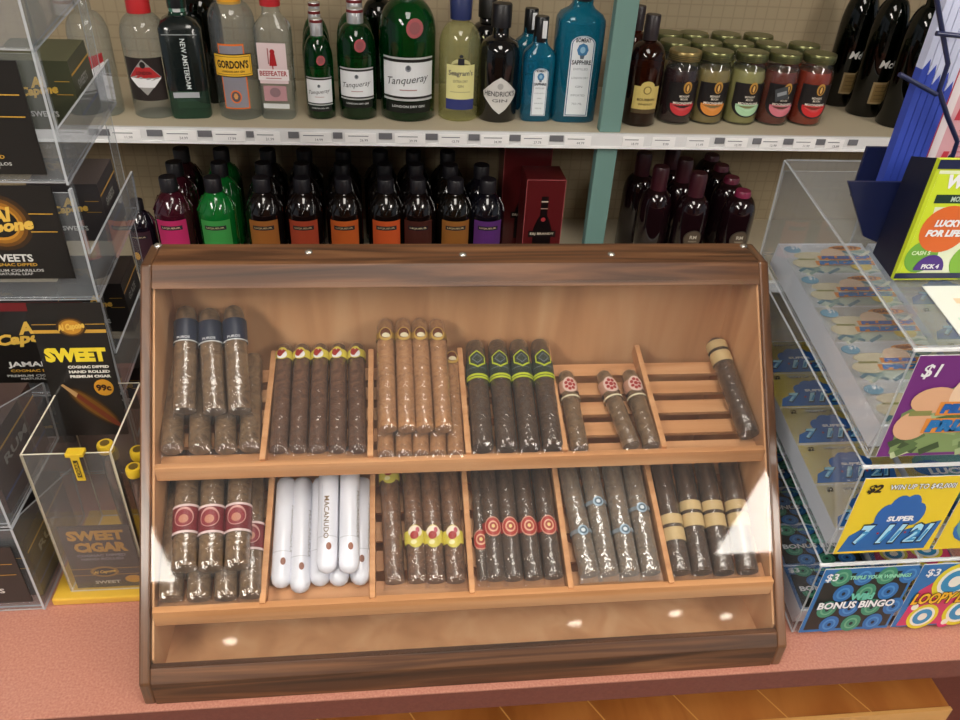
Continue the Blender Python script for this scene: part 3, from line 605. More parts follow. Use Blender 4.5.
# H: pale yellow gin
t = bottle('gin_bottle', 'pale yellow gin bottle with yellow and navy label and navy cap', (.387, 1.096, SZ), rprof(.0400, .135, .0165, .178, .20), g_yell)
cap(t, .0200, .183, .240, M('#27315f', .35), r2=.0225, label='navy cap')
def f(b):
    D = Dec(b, cylmap(.0404)); Y = M('#dcd796', .5)
    D.rect(-.0290, .044, .0290, .108, Y, 0, 10).rect(-.0290, .024, .0290, .044, M('#2c3572', .5), 0, 10).ell(0, .108, .019, .011, M('#c9c48c', .5), -.0001, 18, 0, PI)
    D.rect(-.0060, .108, .0060, .120, M('#2a2a33', .4), .0004, 2).ell(0, .124, .004, .003, M('#2a2a33', .4), .0004, 10)
    D.text("Seagram's", 0, .092, .0125, M('#4b4a58', .5), .0006, w=.048, bold=.01).text('EXTRA DRY', 0, .078, .0048, M('#8c8866', .5), .0006, w=.028).text('GIN', 0, .069, .005, M('#8c8866', .5), .0006)
    D.rect(-.02, .057, .02, .0585, M('#b0ab7c', .5), .0004, 4)
lbl(t, 'label', f, 'pale yellow label with navy foot')
# I: black apothecary bottle
t = bottle('gin_bottle', 'squat black gin bottle with white diamond label', (.464, 1.092, SZ), [(.036, 0), (.0395, .004), (.0395, .120), (.038, .134), (.0330, .146), (.024, .152), (.0165, .156), (.0155, .165), (.0155, .18)], g_black)
cap(t, .0190, .172, .213, M('#141216', .4))
def f(b):
    D = Dec(b, cylmap(.0398)); D.poly([(0, .088), (.014, .079), (.035, .060), (.033, .050), (.012, .027), (0, .018), (-.012, .027), (-.033, .050), (-.035, .060), (-.014, .079)], M('#cfcdca', .5), .0006)
    D.text("HENDRICK'S", 0, .057, .0100, M('#3a3a3c', .5), .0012, w=.062, bold=.01).text('GIN', 0, .044, .006, M('#6d6c6c', .5), .0012, w=.03).ell(0, .071, .006, .006, M('#a9a7a5', .5), .0010, 10)
lbl(t, 'label', f, 'white diamond label')
t = bottle('gin_bottle', 'black bottle standing behind the squat black gin bottle', (.448, 1.19, SZ), rprof(.036, .12, .015, .16, .18), g_black); cap(t, .018, .17, .208, BLACK)
# J, K: blue bottles
def bomb(label, loc, hw, hs, lab_, capz, group, big=False):
    u0, u1, z0, z1 = lab_
    t = thing('blue_gin_bottle', label, 'bottle', loc, 0, group)
    MB().rev([(hw-.004, 0), (hw, .004), (hw, hs-.012), (hw*.97, hs-.004), (hw*.84, hs+.005), (hw*.52, hs+.014), (hw*.42, hs+.020), (hw*.40, capz[0]+.01)], g_blue, 28, sq=4.5, ay=.85).build('glass', t)
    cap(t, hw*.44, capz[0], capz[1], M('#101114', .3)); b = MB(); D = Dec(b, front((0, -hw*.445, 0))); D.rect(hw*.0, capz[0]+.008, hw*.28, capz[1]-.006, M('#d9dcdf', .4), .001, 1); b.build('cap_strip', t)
    b = MB(); D = Dec(b, front(((u0+u1)/2, -hw*.858, 0))); w2 = (u1-u0)/2; h = z1-z0; zc = z1-w2
    def arch(k, mt, d):
        pts = [(-w2*k, z0+w2*(1-k)), (w2*k, z0+w2*(1-k))] + [(w2*k*math.cos(a), zc+.62*w2*k*math.sin(a)+w2*.1) for a in [i*PI/12 for i in range(13)]]
        D.poly(pts, mt, d)
    arch(1.0, M('#dfe5ea', .5), .0003); arch(.93, M('#2a5f86', .5), .0006); arch(.86, M('#dfe5ea', .5), .0009)
    INKB = M('#222a38', .5)
    D.text('BOMBAY', 0, z1-w2*.60, w2*.34, INKB, .0014, w=w2*1.25, bold=.03).ell(0, z1-w2*1.35, w2*.48, w2*.52, M('#3a78a8', .5), .0013, 8).ell(0, z1-w2*1.35, w2*.22, w2*.26, M('#8fbcd8', .5), .0016, 12)
    D.poly([(-w2*.2, z1-w2*1.78), (w2*.2, z1-w2*1.75), (w2*.14, z1-w2*2.05), (-w2*.14, z1-w2*2.05)], M('#5a6676', .5), .0013)
    D.text('SAPPHIRE', 0, z1-w2*2.32, w2*.36, INKB, .0014, w=w2*1.6, bold=.03)
    for i in range(5): D.text(['DISTILLED', 'LONDON DRY', 'GIN', 'IMPORTED', '750 ML'][i], 0, z1-w2*2.85-i*(h-w2*3.2)/5, w2*.17, M('#7d8894', .5), .0014, w=w2*(1.2, 1.4, .6, 1.2, .9)[i], bold=0)
    b.build('label', t, 'white arched label'); return t
j = bomb('small blue gin bottle in front, beside the black bottle', (.541, 1.090, SZ), .0310, .128, (-.0125, .0165, .013, .108), (.148, .193), 'blue gin bottles on the upper shelf')
dup(j, (.533, 1.165, SZ), 0, 'small blue gin bottle standing directly behind the front small one')
bomb('largest blue gin bottle, beside the teal upright', (.618, 1.100, SZ), .0455, .195, (-.0225, .0245, .014, .172), (.222, .27), 'blue gin bottles on the upper shelf')
# L: bourbon right of the upright
t = bottle('whiskey_bottle', 'amber whiskey bottle with pale yellow label, right of the teal upright', (.752, 1.075, SZ), rprof(.0300, .122, .0115, .158, .18) , g_amber, liquid=(M('#4a1d10', .3), .115))
cap(t, .0125, .160, .205, M('#2a2225', .35)); t.scale = (1.18, 1.18, 1)
def f(b):
    D = Dec(b, cylmap(.0304)); D.rect(-.023, .036, .023, .080, M('#c9b469', .5), 0, 8).ell(0, .080, .012, .010, M('#c9b469', .5), .0001, 14).rect(-.023, .028, .023, .036, M('#4a3b22', .5), 0, 8)
    D.ell(0, .073, .007, .008, M('#7c6a38', .5), .0004, 12).ell(0, .073, .005, .006, M('#c9b469', .5), .0006, 12).text('BOURBON', 0, .055, .005, M('#4a3b22', .5), .0006, w=.03).text('WHISKEY', 0, .046, .004, M('#6a5a32', .5), .0006, w=.026)
lbl(t, 'label', f, 'pale yellow label')
t = bottle('whiskey_bottle', 'second whiskey bottle hidden behind the amber one at the teal upright', (.748, 1.16, SZ), rprof(.030, .122, .0115, .158, .18), g_amber, liquid=(M('#4a1d10', .3), .115)); cap(t, .0135, .160, .205, M('#2a2225', .35))
# ------------------------------------------------------------------ moonshine jars
def jar(label, loc, liq, arc, lidc='#77784f'):
    t = thing('moonshine_jar', label, 'jar', loc, random.uniform(-.06, .06), 'moonshine jars on the upper shelf')
    P = [(.031, 0), (.0345, .004), (.0350, .085), (.0335, .096), (.0290, .104), (.0275, .108), (.0275, .118)]
    MB().rev(P, g_jar, 24).build('glass', t); t.scale = (1.03, 1.03, 1.11)
    MB().rev([(.030, .003), (.0332, .007), (.0334, .084), (.030, .095)], M(liq, .25, 0, .3), 24).build('fruit_and_liquor', t)
    b = MB(); b.rev([(.0300, .110), (.0312, .112), (.0312, .122), (.0300, .125)], M(lidc, .3, .7), 24)
    for k in range(3): ringband(b, .0317, .1125+k*.003, .1135+k*.003, M('#5f6850', .3, .7))
    D = Dec(b, plane_map((0, 0, .1251), (1, 0, 0), (0, 1, 0))); D.ell(0, 0, .023, .023, M('#86865e', .35, .6), .0003); b.build('lid', t)
    b = MB(); D = Dec(b, cylmap(.0352)); K = M('#171314', .45)
    D.rect(-.0340, .036, .0340, .076, K, 0, 14).ell(0, .0405, .0338, .0250, K, .0001, 20, PI, 2*PI)
    D.ell(0, .0365, .0250, .0185, M(arc, .5), .0005, 20, PI, 2*PI).rect(-.0250, .0363, .0250, .0390, M(arc, .5), .0005, 6)
    D.ell(.0035, .068, .0085, .0105, M('#b98a3a', .45), .0005, 14).ell(.0035, .067, .0055, .0078, M('#5a3a18', .45), .0008, 12).ell(.0035, .067, .0022, .006, M('#d9b060', .45), .001, 8)
    D.text('MIDNIGHT', 0, .0525, .0038, M('#d9d2c4', .5), .0007, w=.020).text('MOON', 0, .0475, .0038, M('#d9d2c4', .5), .0007, w=.014).text('MOONSHINE', 0, .0405, .0042, M('#efe8dc', .5), .0008, w=.040)
    b.build('label', t); return t
base = jar('front row moonshine jar with dark red liquor and red label arc, beside the whiskey', (.834, 1.092, SZ), '#2a0f12', '#c23238', '#a08c5a')
row1 = [(.901, '#8a7a4a', '#d98a3a', 'front row moonshine jar with orange label arc'), (.974, '#98935c', '#a8d0a8', 'front row moonshine jar with pale green label arc'),
        (1.044, '#6a2f26', '#cf7482', 'front row moonshine jar with pink label arc and grey hang tag'), (1.117, '#8a2c12', '#c9292c', 'rightmost front row moonshine jar, bright red arc and orange-red liquor')]
for x, lq, ac, lb in row1: jj = jar(lb, (x, 1.096, SZ), lq, ac)
b = MB(); D = Dec(b, plane_map((1.030, 1.045, SZ+.070), (1, .1, .25), (-.2, .1, 1))); D.rect(-.014, -.012, .014, .012, M('#3a3d40', .4), .001, 1).rect(-.010, -.003, .010, .004, M('#8a9094', .4), .002, 1)
tag(b.build('hang_tag'), 'small dark hang tag on the moonshine jar with pink label arc', 'tag')
back = [(.838, 1.172, '#7a6a40'), (.905, 1.172, '#87803f'), (.975, 1.174, '#8f8a4a'), (1.046, 1.174, '#7c3a2a'), (1.120, 1.176, '#8a3a1a'), (.846, 1.252, '#6f7a50'), (.905, 1.254, '#7a8050'), (.978, 1.254, '#7f8148'), (1.050, 1.252, '#83854c')]
nms = ['second row moonshine jar directly behind the dark red one', 'second row moonshine jar directly behind the orange-arc one', 'second row moonshine jar directly behind the green-arc one', 'second row moonshine jar directly behind the pink-arc one', 'second row moonshine jar behind the rightmost front one',
       'leftmost moonshine jar of the back row', 'second moonshine jar from the left in the back row', 'third moonshine jar from the left in the back row', 'rightmost moonshine jar of the back row']
arcs = ['#c23238', '#d98a3a', '#a8d0a8', '#cf7482', '#c9292c', '#a8d0a8', '#d98a3a', '#a8d0a8', '#cf7482']
for (x, y, lq), lb, ac in zip(back, nms, arcs): jar(lb, (x, y, SZ), lq, ac)
# ------------------------------------------------------------------ tall dark wine bottles at the right end
def port(label, loc, sticker, rz=0.):
    t = bottle('tall_green_bottle', label, loc, rprof(.0365, .165, .0145, .235, .30), g_dkgreen, group='tall dark green bottles at the shelf end', rz=rz)
    MB().rev([(.033, .003), (.034, .006), (.034, .16), (.03, .18)], M('#0a0d08', .25), 20).build('dark_wine', t)
    cap(t, .0165, .262, .30, M('#1c3a22', .4))
    b = MB(); D = Dec(b, cylmap(.0368)); D.rect(-.024, .030, .024, .075, M('#9a8660', .5), 0, 8).rect(-.020, .034, .020, .071, M('#80693f', .5), .0004, 8)
    for k in range(4): D.rect(-.016, .040+k*.008, .016, .0415+k*.008, M('#5a4526', .5), .0007, 4)
    b.build('label', t); b = MB(); Dec(b, cylmap(.0368)).text(sticker, 0, .112, .016, M('#dcdcd8', .5), .0006, w=.046, bold=.02, italic=.2); b.build('lettering', t); return t
port('tall dark green bottle in front at the right shelf end', (1.318, 1.090, SZ), 'McC', .25)
port('tall dark green bottle in the middle of the three at the right end', (1.288, 1.165, SZ), 'McC', .2)
port('tall dark green bottle farthest back of the three at the right end', (1.262, 1.24, SZ), 'McC', .15)
port('rightmost tall dark green bottle, partly behind the blue slips', (1.412, 1.10, SZ), 'McO', .2)

# ------------------------------------------------------------------ lower shelf: liqueur bottles
def liqueur(label, loc, body, lblc, kind='bright'):
    t = thing('liqueur_bottle', label, 'bottle', loc, 0, 'liqueur bottles on the lower shelf')
    R = .0375; P = [(R-.003, 0), (R, .004), (R, .139), (R*.97, .145), (R*.87, .157), (R*.68, .170), (R*.46, .179), (.0135, .182), (.0135, .190)]
    MB().rev(P, body, 26).build('glass', t)
    b = MB(); 
    for k in range(10):
        a = k/10*2*PI
        b.tube([((R*.99)*math.sin(a), -(R*.99)*math.cos(a), .145), ((R*.87)*math.sin(a+.15), -(R*.87)*math.cos(a+.15), .157), ((R*.66)*math.sin(a+.3), -(R*.66)*math.cos(a+.3), .171)], .0016, body, 5)
    b.build('shoulder_ribs', t)
    cap(t, .0172, .183, .211, M('#17141a', .45), n=24)
    b = MB(); D = Dec(b, cylmap(R+.0005)); D.rect(-.032, .045, .032, .132, M(lblc, .5), 0, 12).rect(-.022, .112, .022, .121, M('#1d1a24', .5), .0004, 8).text('LIQUEUR', 0, .1165, .0042, M('#d9c9a0', .5), .0007, w=.036)
    D.ell(-.016, .06, .009, .012, M('#d8a040', .5), .0004, 12); b.build('label', t); return t
def vib(c, r=.12): return M(c, r, 0, .6)
cols = [(-.190, '#3a0f1c', '#c02a66', 'magenta label'), (-.104, '#0f6a2a', '#3f9a4a', 'green label'), (-.009, '#120c0c', '#a8672c', 'tan-brown label'), (.071, '#120a0a', '#b5482c', 'brick red label'),
        (.154, '#120a08', '#d8682a', 'bright orange label beside the brick red one'), (.240, '#100a08', '#e0602c', 'vivid orange label near the middle'), (.306, '#100808', '#4a2018', 'dark maroon label'), (.384, '#100c08', '#9a6228', 'golden brown label'), (.452, '#0d0c14', '#5a2a72', 'purple label')]
nrow = [3, 3, 3, 3, 3, 3, 3, 3, 2]
for (x, bc, lc, nm_), nr in zip(cols, nrow):
    t = liqueur('front liqueur bottle with ' + nm_, (x, 1.062, LZ), vib('' + bc), lc)
    for k in range(1, nr):
        dup(t, (x - .004*k + random.uniform(-.004, .004), 1.062+.082*k, LZ), 0, ('second' if k == 1 else 'third') + ' back in the liqueur row with ' + nm_.replace(' beside the brick red one', ''))
# shorter dark bottle at the very left
t = liqueur('dark liqueur bottle at the left end beside the acrylic rack', (-.262, 1.07, LZ), vib('#15101a'), '#3a1f2a'); t.scale = (.75, .75, .75)
# red gift cartons
def carton(label, loc, h, w_):
    t = thing('liquor_carton', label, 'box', loc, 0, 'dark red liquor cartons'); R_ = M('#58171a', .3, 0, .4)
    MB().box(-w_/2, -.04, 0, w_/2, .04, h, R_).build('carton', t, bevel=.001)
    b = MB(); D = Dec(b, front((0, -.0402, 0))); E_ = M('#a8585a', .4)
    for q in ((-w_/2, 0, -w_/2+.0012, h), (w_/2-.0012, 0, w_/2, h), (-w_/2, h-.0015, w_/2, h)): D.rect(*q, E_, .0002, 1)
    D.poly([(-.020, .035), (.020, .035), (.020, .105), (.013, .125), (.0075, .135), (.0075, .178), (-.0075, .178), (-.0075, .135), (-.013, .125), (-.020, .105)], M('#120b0c', .3), .0003)
    D.rect(-.007, .165, .007, .168, M('#c9b8a8', .4), .0006, 1).rect(-.0075, .150, .0075, .152, M('#a98a7a', .4), .0006, 1).ell(0, .126, .005, .005, M('#a0343a', .4), .0006, 12)
    D.rect(-.03, .085, .03, .100, M('#160d0e', .4), .0005, 1).text('E&J BRANDY', 0, .0925, .007, M('#d4c6b0', .5), .0008, w=.052); b.build('printed_front', t); return t
carton('front dark red liquor carton with bottle picture', (.573, 1.09, LZ), .215, .083)
carton('taller dark red liquor carton standing behind the front one', (.548, 1.19, LZ), .275, .105)
# wax-topped dark bottles right of the lower upright
def waxed(label, loc, waxc, group, h=.22):
    t = bottle('wax_topped_bottle', label, loc, rprof(.036, .135, .015, .178, h-.01), g_wine, group=group)
    b = MB(); b.rev([(.0235, h*.66), (.0195, h*.74), (.0175, h*.80), (.0180, h*.97), (.0155, h)], M(waxc, .35, 0, .4), 20); b.build('wax_top', t)
    b = MB(); D = Dec(b, cylmap(.0364)); D.ell(0, .088, .021, .022, M('#3e342a', .5), .0004, 20).ell(0, .088, .0185, .0195, M('#57493a', .5), .0007, 20).text('RM', 0, .094, .008, M('#c9c0b0', .5), .001, w=.015).text('RESERVE', 0, .084, .003, M('#a89c88', .5), .001, w=.018); b.build('label', t); return t
g1 = 'dark wine bottles with deep maroon wax tops'; g2 = 'dark wine bottles with magenta wax tops'
pos1 = [(.905, 1.065, 'front maroon-waxed bottle of the right column, oval label showing'), (.902, 1.148, 'second maroon-waxed bottle of the right column'), (.900, 1.23, 'farthest back maroon-waxed bottle of the right column'),
        (.832, 1.10, 'front maroon-waxed bottle of the left column, in its shade'), (.818, 1.185, 'farther maroon-waxed bottle of the left column')]
for x, y, lb in pos1:
    o = waxed(lb, (x, y, LZ), '#3a101c', g1, .228)
    if x < .85: o.rotation_euler.z = 1.9
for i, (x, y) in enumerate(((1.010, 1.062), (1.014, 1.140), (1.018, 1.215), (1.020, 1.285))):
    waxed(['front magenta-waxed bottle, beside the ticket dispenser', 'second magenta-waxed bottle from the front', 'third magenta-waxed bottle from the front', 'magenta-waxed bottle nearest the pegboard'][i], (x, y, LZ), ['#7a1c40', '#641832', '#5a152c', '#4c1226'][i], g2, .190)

# ------------------------------------------------------------------ acrylic cigarillo rack (rear left)
KBLK = M('#171412', .4, 0, .3); GLD = M('#c79a3c', .4); GLD2 = M('#e0b64f', .4); ORNG = M('#a8701f', .45); YLW = M('#d0ad28', .4)
def capone_art(b, o, w_, h, word='SWEETS', bg=KBLK, small=True, glow=True, top=None, left_block=False):
    """black card with gold glowing script logo, two gold rules and a white word"""
    D = Dec(b, front(o)); D.rect(0, 0, w_, h, bg, 0, 1); cx_ = w_/2; cz = h*.62
    if glow:
        for k, c in ((1.0, '#3a2610'), (.86, '#6b4415'), (.74, '#9a661d'), (.62, '#c48a2c')): D.ell(cx_, cz, w_*.27*k, h*.30*k, M(c, .5), .0002+.0001*(1-k)*10, 24)
        D.ell(cx_, cz, w_*.155, h*.155, KBLK, .0008, 24)
    for s in (-1, 1):
        D.rect(cx_+s*w_*.26 if s > 0 else w_*.04, cz+h*.09, w_*.96 if s > 0 else cx_-w_*.26, cz+h*.10, GLD, .0006, 1)
        D.rect(cx_+s*w_*.24 if s > 0 else w_*.04, cz-h*.10, w_*.96 if s > 0 else cx_-w_*.24, cz-h*.09, GLD, .0006, 1)
    D.text('Al', cx_+w_*.03, cz+h*.085, h*.15, GLD2, .0012, italic=.3, rot=.12, bold=.05).text('Capone', cx_+w_*.02, cz-h*.05, h*.17, GLD2, .0012, w=w_*.52, italic=.3, rot=.12, bold=.05)
    D.text(word, cx_, h*.24, h*.085, M('#d6d6d2', .5), .0008, w=w_*.055*len(word)+w_*.05, bold=.03)
    if small: D.text('COGNAC DIPPED', cx_, h*.165, h*.035, GLD, .0008, w=w_*.42).text('PREMIUM CIGARILLOS', cx_, h*.10, h*.03, M('#b9b9b6', .5), .0008, w=w_*.5).text('NATURAL LEAF', cx_, h*.06, h*.028, M('#b9b9b6', .5), .0008, w=w_*.3)
    if top: D.rect(0, h*.90, w_, h, M(top, .45), .0003, 1)
    if left_block: D.rect(w_*.12, h*.80, w_*.66, h*.93, M('#c98a2a', .45), .0014, 1)
def pack(label, loc, w_, d, h, word, bg='#1a1715', tilt=0, side_c='#2a2522', group='cigarillo cartons in the rear acrylic rack'):
    t = thing('cigarillo_carton', label, 'carton', loc, 0, group); t.rotation_euler = (tilt, 0, 0)
    MB().box(-w_/2, 0, 0, w_/2, d, h, M(side_c, .4, 0, .2)).build('carton', t)
    b = MB(); capone_art(b, (-w_/2, -.0003, 0), w_, h, word, M(bg, .4), small=False, glow=False)
    D = Dec(b, side((w_/2, 0, 0))); D.rect(0, 0, d, h, M(bg, .4), .0002, 1).text(word, d*.45, h*.60, h*.13, M('#9a9a94', .5), .0006, w=d*.5, bold=.03).rect(0, h*.78, d, h*.81, GLD, .0005, 1).rect(0, h*.2, d, h*.24, M('#3d4a78', .5), .0005, 1)
    b.build('printed_faces', t); return t
X0, X1, YF, YB = -.30, -.066, .300, .492
ra = thing('acrylic_rack', 'tall clear acrylic rack of black and gold cigarillo cards, rear left of counter', 'display rack', (0, 0, 0))
band_ac = clear('lip_acrylic', (.85, .86, .88), .20, hazecol='#c2c6cc')
FL = [.035, .160, .287, .420, .545]
for i, f in enumerate(FL):
    b = MB()
    sd = [(YF, f), (YB-.005, f+.025), (YB, f+.074), (YF+.009, f+.053), (YF+.006, f+.128), (YF, f+.128)]
    for x in (X0, X1-.0025): 
        vs = [(x, y, z) for y, z in sd] + [(x+.0025, y, z) for y, z in sd]; n = len(sd)
        b.add(vs, [tuple(range(n))[::-1], tuple(range(n, 2*n))], acrylic); b.add(vs, [(k, (k+1) % n, n+(k+1) % n, n+k) for k in range(n)], acr_edge)
    b.slab([(X0+.003, YF, f+.002), (X1-.003, YF, f+.002), (X1-.003, YB-.005, f+.027), (X0+.003, YB-.005, f+.027)], .002, acrylic, acr_edge)
    b.slab([(X0+.003, YF+.002, f+.004), (X1-.003, YF+.002, f+.004), (X1-.003, YF+.002, f+.124), (X0+.003, YF+.002, f+.124)], -.002, acrylic, acr_edge)
    lp = [(YF+.0005, f+.001), (YB-.005, f+.025), (YB, f+.074), (YF+.009, f+.053)]
    b.add([(X1+.0004, y, z) for y, z in lp], [(0, 1, 2, 3)], band_ac)
    b.build('tier', ra)
b = MB()
for x in (X0+.004, X1-.012): b.slab([(x, YB-.02, .0), (x+.008, YB-.02, 0), (x+.008, YB-.02, .72), (x, YB-.02, .72)], .003, acrylic, acr_edge)
for x in (X0+.001, X1-.0045): b.slab([(x, YF+.01, .0), (x, YF+.016, 0), (x, YF+.016, .72), (x, YF+.010, .72)], .003, acrylic, acrylic)
b.build('post', ra)
def card(label, art, at_, name='display_card', grp=None):
    b = MB(); art(b); o = b.build(name, at=at_); tag(o, label, 'card', grp); return o
def backed(fn, o, w_, h, t_=.0012, c=KBLK):
    def g(b): b.box(o[0], o[1], o[2], o[0]+w_, o[1]+t_, o[2]+h, c); fn(b)
    return g
CW = .1165
card('black gold-logo card with white word at the middle tier of the left rack', backed(lambda b: capone_art(b, (-.1995, .2975, .317), CW, .103), (-.1995, .2978, .317), CW, .103), (-.141, .298, .317), grp='front cards of the rear rack')
card('upper black card with orange block at the left rack\'s fourth tier', backed(lambda b: capone_art(b, (-.1995, .2975, .432), CW, .107, 'RUM', left_block=True), (-.1995, .2978, .432), CW, .107), (-.141, .298, .432), grp='front cards of the rear rack')
card('black card with red top strip reading JAMAICA, left rack second tier', backed(lambda b: capone_art(b, (-.2195, .2975, .182), CW+.02, .106, 'JAMAICA', glow=False, top='#6d1a1e'), (-.2195, .2978, .182), CW+.02, .106), (-.141, .298, .182), grp='front cards of the rear rack')
for i, f in enumerate(FL):
    lbls = ['lowest', 'second lowest', 'middle', 'fourth', 'topmost'][i]
    for k, (x, wd) in enumerate(((-.115, .075), (-.205, .085))):
        if i == 4 and k == 0: continue
        pack(('right' if k == 0 else 'left') + ' cigarillo carton on the ' + lbls + ' tier of the rear left rack', (x, .410 if k == 0 else .352, f+(.0195 if k == 0 else .0115)), wd, .060 if k == 0 else .095, .075 if k == 0 else .052, ['GLAZE', 'GLAZE', 'SWEETS', 'SWEETS', 'SWEETS'][i] if k == 0 else 'RUM',
             ['#1d1a1a', '#1c1818', '#3a3638', '#4a4c38', '#2a2826'][i], math.atan2(.025, .187), ['#241f1e', '#2b2224', '#4a4244', '#55573f', '#302c2a'][i])

# ------------------------------------------------------------------ clear bin with yellow foot
bn = thing('clear_cigar_bin', 'clear acrylic bin on a yellow foot, left of the wooden case', 'bin', (0, 0, 0))
bx0, bx1, by0, by1 = -.110, -.0275, .137, .252
MB().box(-.128, .127, 0, -.0225, .264, .010, M('#d9ad3a', .35, 0, .4)).build('yellow_foot', bn, 'yellow plastic foot', bevel=.002)
b = MB(); zt = .211; z0 = .0105
bin_ac = clear('bin_acrylic', (.93, .92, .9), .05)
for q in ([(bx0, by0, z0), (bx1, by0, z0), (bx1, by0, zt), (bx0, by0, zt)], [(bx0, by1, z0), (bx1, by1, z0), (bx1, by1, zt), (bx0, by1, zt)],
          [(bx0, by0+.002, z0), (bx0, by1, z0), (bx0, by1, zt), (bx0, by0+.002, zt)], [(bx1, by0+.002, z0), (bx1, by1, z0), (bx1, by1, zt), (bx1, by0+.002, zt)]):
    b.slab(q, -.0018 if q[0][1] == q[1][1] else .0018, bin_ac, bright_edge)
b.build('clear_walls', bn)
def bin_sign(b):
    b.box(-.103, .1405, .012, -.031, .1415, .108, M('#3a322c', .5)); D = Dec(b, front((-.103, .1405, .012))); w_ = .072
    D.rect(0, 0, w_, .096, M('#443b34', .5), .0001, 1).text('SWEET', w_*.5, .082, .0150, M('#b98a33', .5), .0004, w=.058, bold=.06).text('CIGAR', w_*.53, .064, .0150, M('#b98a33', .5), .0004, w=.055, bold=.06)
    D.text('COGNAC DIPPED', w_*.5, .0515, .004, M('#8d8a8c', .5), .0004, w=.05).text('HAND ROLLED', w_*.5, .0460, .004, M('#8d8a8c', .5), .0004, w=.044)
    D.rect(0, .030, w_, .0306, GLD, .0003, 1).rect(0, .020, w_, .0206, GLD, .0003, 1).ell(w_*.47, .0255, .015, .0085, M('#9a7630', .5), .0005, 20).ell(w_*.47, .0255, .0115, .006, M('#2a2420', .5), .0007, 20).text('Al Capone', w_*.47, .0255, .006, GLD2, .0010, w=.024, italic=.3, rot=.1, bold=.04)
    D.text('SWEET', w_*.47, .0085, .0048, M('#c9c5bb', .5), .0004, w=.027, bold=.03).ell(w_*.86, .012, .009, .006, M('#c9952c', .5), .0004, 16)
b = MB(); bin_sign(b); tag(b.build('bin_sign', at=(-.067, .1405, .012)), 'grey card lettered SWEET CIGAR inside the front of the clear bin', 'sign')
def header(b):
    # slightly reclined black header card
    O = Vector((-.1145, .232, .156)); U = Vector((1, 0, 0)); V = Vector((.022, .030, 1)).normalized(); w_, h = .0705, .166
    f = plane_map(O, U, V - U*V.dot(U)); g = lambda u, v, d: tuple(Vector(f(u, v, d)) + U*v*.012*2)
    D = Dec(b, g); D.rect(0, 0, w_, h, KBLK, 0, 1); D2 = Dec(b, lambda u, v, d: g(u, v, -d)); D2.rect(0, 0, w_, h, KBLK, .0012, 1)
    D.rect(0, h*.852, w_, h*.856, GLD, .0003, 1).rect(0, h*.792, w_, h*.816, GLD, .0003, 1)
    for k, c in ((1.0, '#3a2610'), (.85, '#7a5219'), (.7, '#c48a2c')): D.ell(w_*.53, h*.835, .0145*k, .0115*k, M(c, .5), .0004+.0003*(1-k), 20)
    D.text('Al Capone', w_*.53, h*.835, .0095, GLD2, .0010, w=.027, italic=.3, rot=.15, bold=.06)
    D.text('SWEET', w_*.50, h*.635, .0175, M('#e8cf35', .4), .0006, w=.061, bold=.07)
    for k, s in enumerate(('COGNAC DIPPED', 'HAND ROLLED', 'PREMIUM CIGAR')): D.text(s, w_*.64, h*(.545-.036*k), .0036, M('#e0ddd2', .5), .0006, w=.041, bold=.05)
    D.ell(w_*.79, h*.385, .0100, .0105, M('#c98d25', .5), .0006, 20).text('99c', w_*.79, h*.385, .0085, M('#3a1d0c', .5), .0010, bold=.05)
    a = -.84; co, si = math.cos(a), math.sin(a)
    for k, c in ((1, '#2b1c0c'), (.8, '#4b310f'), (.6, '#704a14')): D.poly([(w_*.58+.034*math.cos(t)*co*(.7+.3*k)-.0115*k*math.sin(t)*si, h*.235+.034*math.cos(t)*si*(.7+.3*k)+.0115*k*math.sin(t)*co) for t in [i*PI/12 for i in range(24)]], M(c, .5), .0003+.0003*(1-k))
    D.poly([(w_*.58+x*co-y*si, h*.235+x*si+y*co) for x, y in ((-.038, .0016), (-.020, .0026), (.030, .0030), (.038, .001), (.038, -.001), (.030, -.0030), (-.020, -.0026), (-.038, -.0016))], M('#6a2c18', .5), .0009)
    D.poly([(w_*.58+x*co-y*si, h*.235+x*si+y*co) for x, y in ((-.040, .0014), (-.022, .0028), (-.020, -.0028), (-.040, -.0014))], M('#b08a5a', .5), .0011)
b = MB(); header(b); tag(b.build('header_card', at=(-.078, .235, .15)), 'tall black header card lettered SWEET standing in the clear bin', 'sign')
def yel_tube(x, y, h, label, hook=False):
    t = thing('cigar_tube', label, 'cigar tube', (x, y, .0115 if x < -.02 else .0005), 0, 'yellow-capped cigar tubes')
    MB().rev([(.004, 0), (.0074, .004), (.0074, h-.0041)], clear('tube_plastic', (.8, .78, .74), .06), 16).build('clear_tube', t)
    MB().rev([(.003, .003), (.0065, .010), (.0066, h-.03), (.004, h-.015)], leaf_b, 14).build('cigar', t)
    MB().rev([(.0078, h-.004), (.0082, h-.002), (.0082, h+.004), (.0072, h+.006)], YLW, 20).rev([(.0046, h+.0055), (.0046, h+.0066)], M('#5a4618', .5), 16).build('cap', t, 'yellow cap'); return t
yel_tube(-.0430, .168, .180, 'yellow-capped cigar tube standing inside the clear bin')
yel_tube(-.0118, .166, .183, 'rear yellow-capped cigar tube between the clear bin and the wooden case')
yel_tube(-.0118, .1455, .178, 'front yellow-capped cigar tube between the clear bin and the wooden case')
t = thing('hanging_tag', 'small yellow tag hooked over the front rim of the clear bin', 'tag', (-.0575, .135, .211))
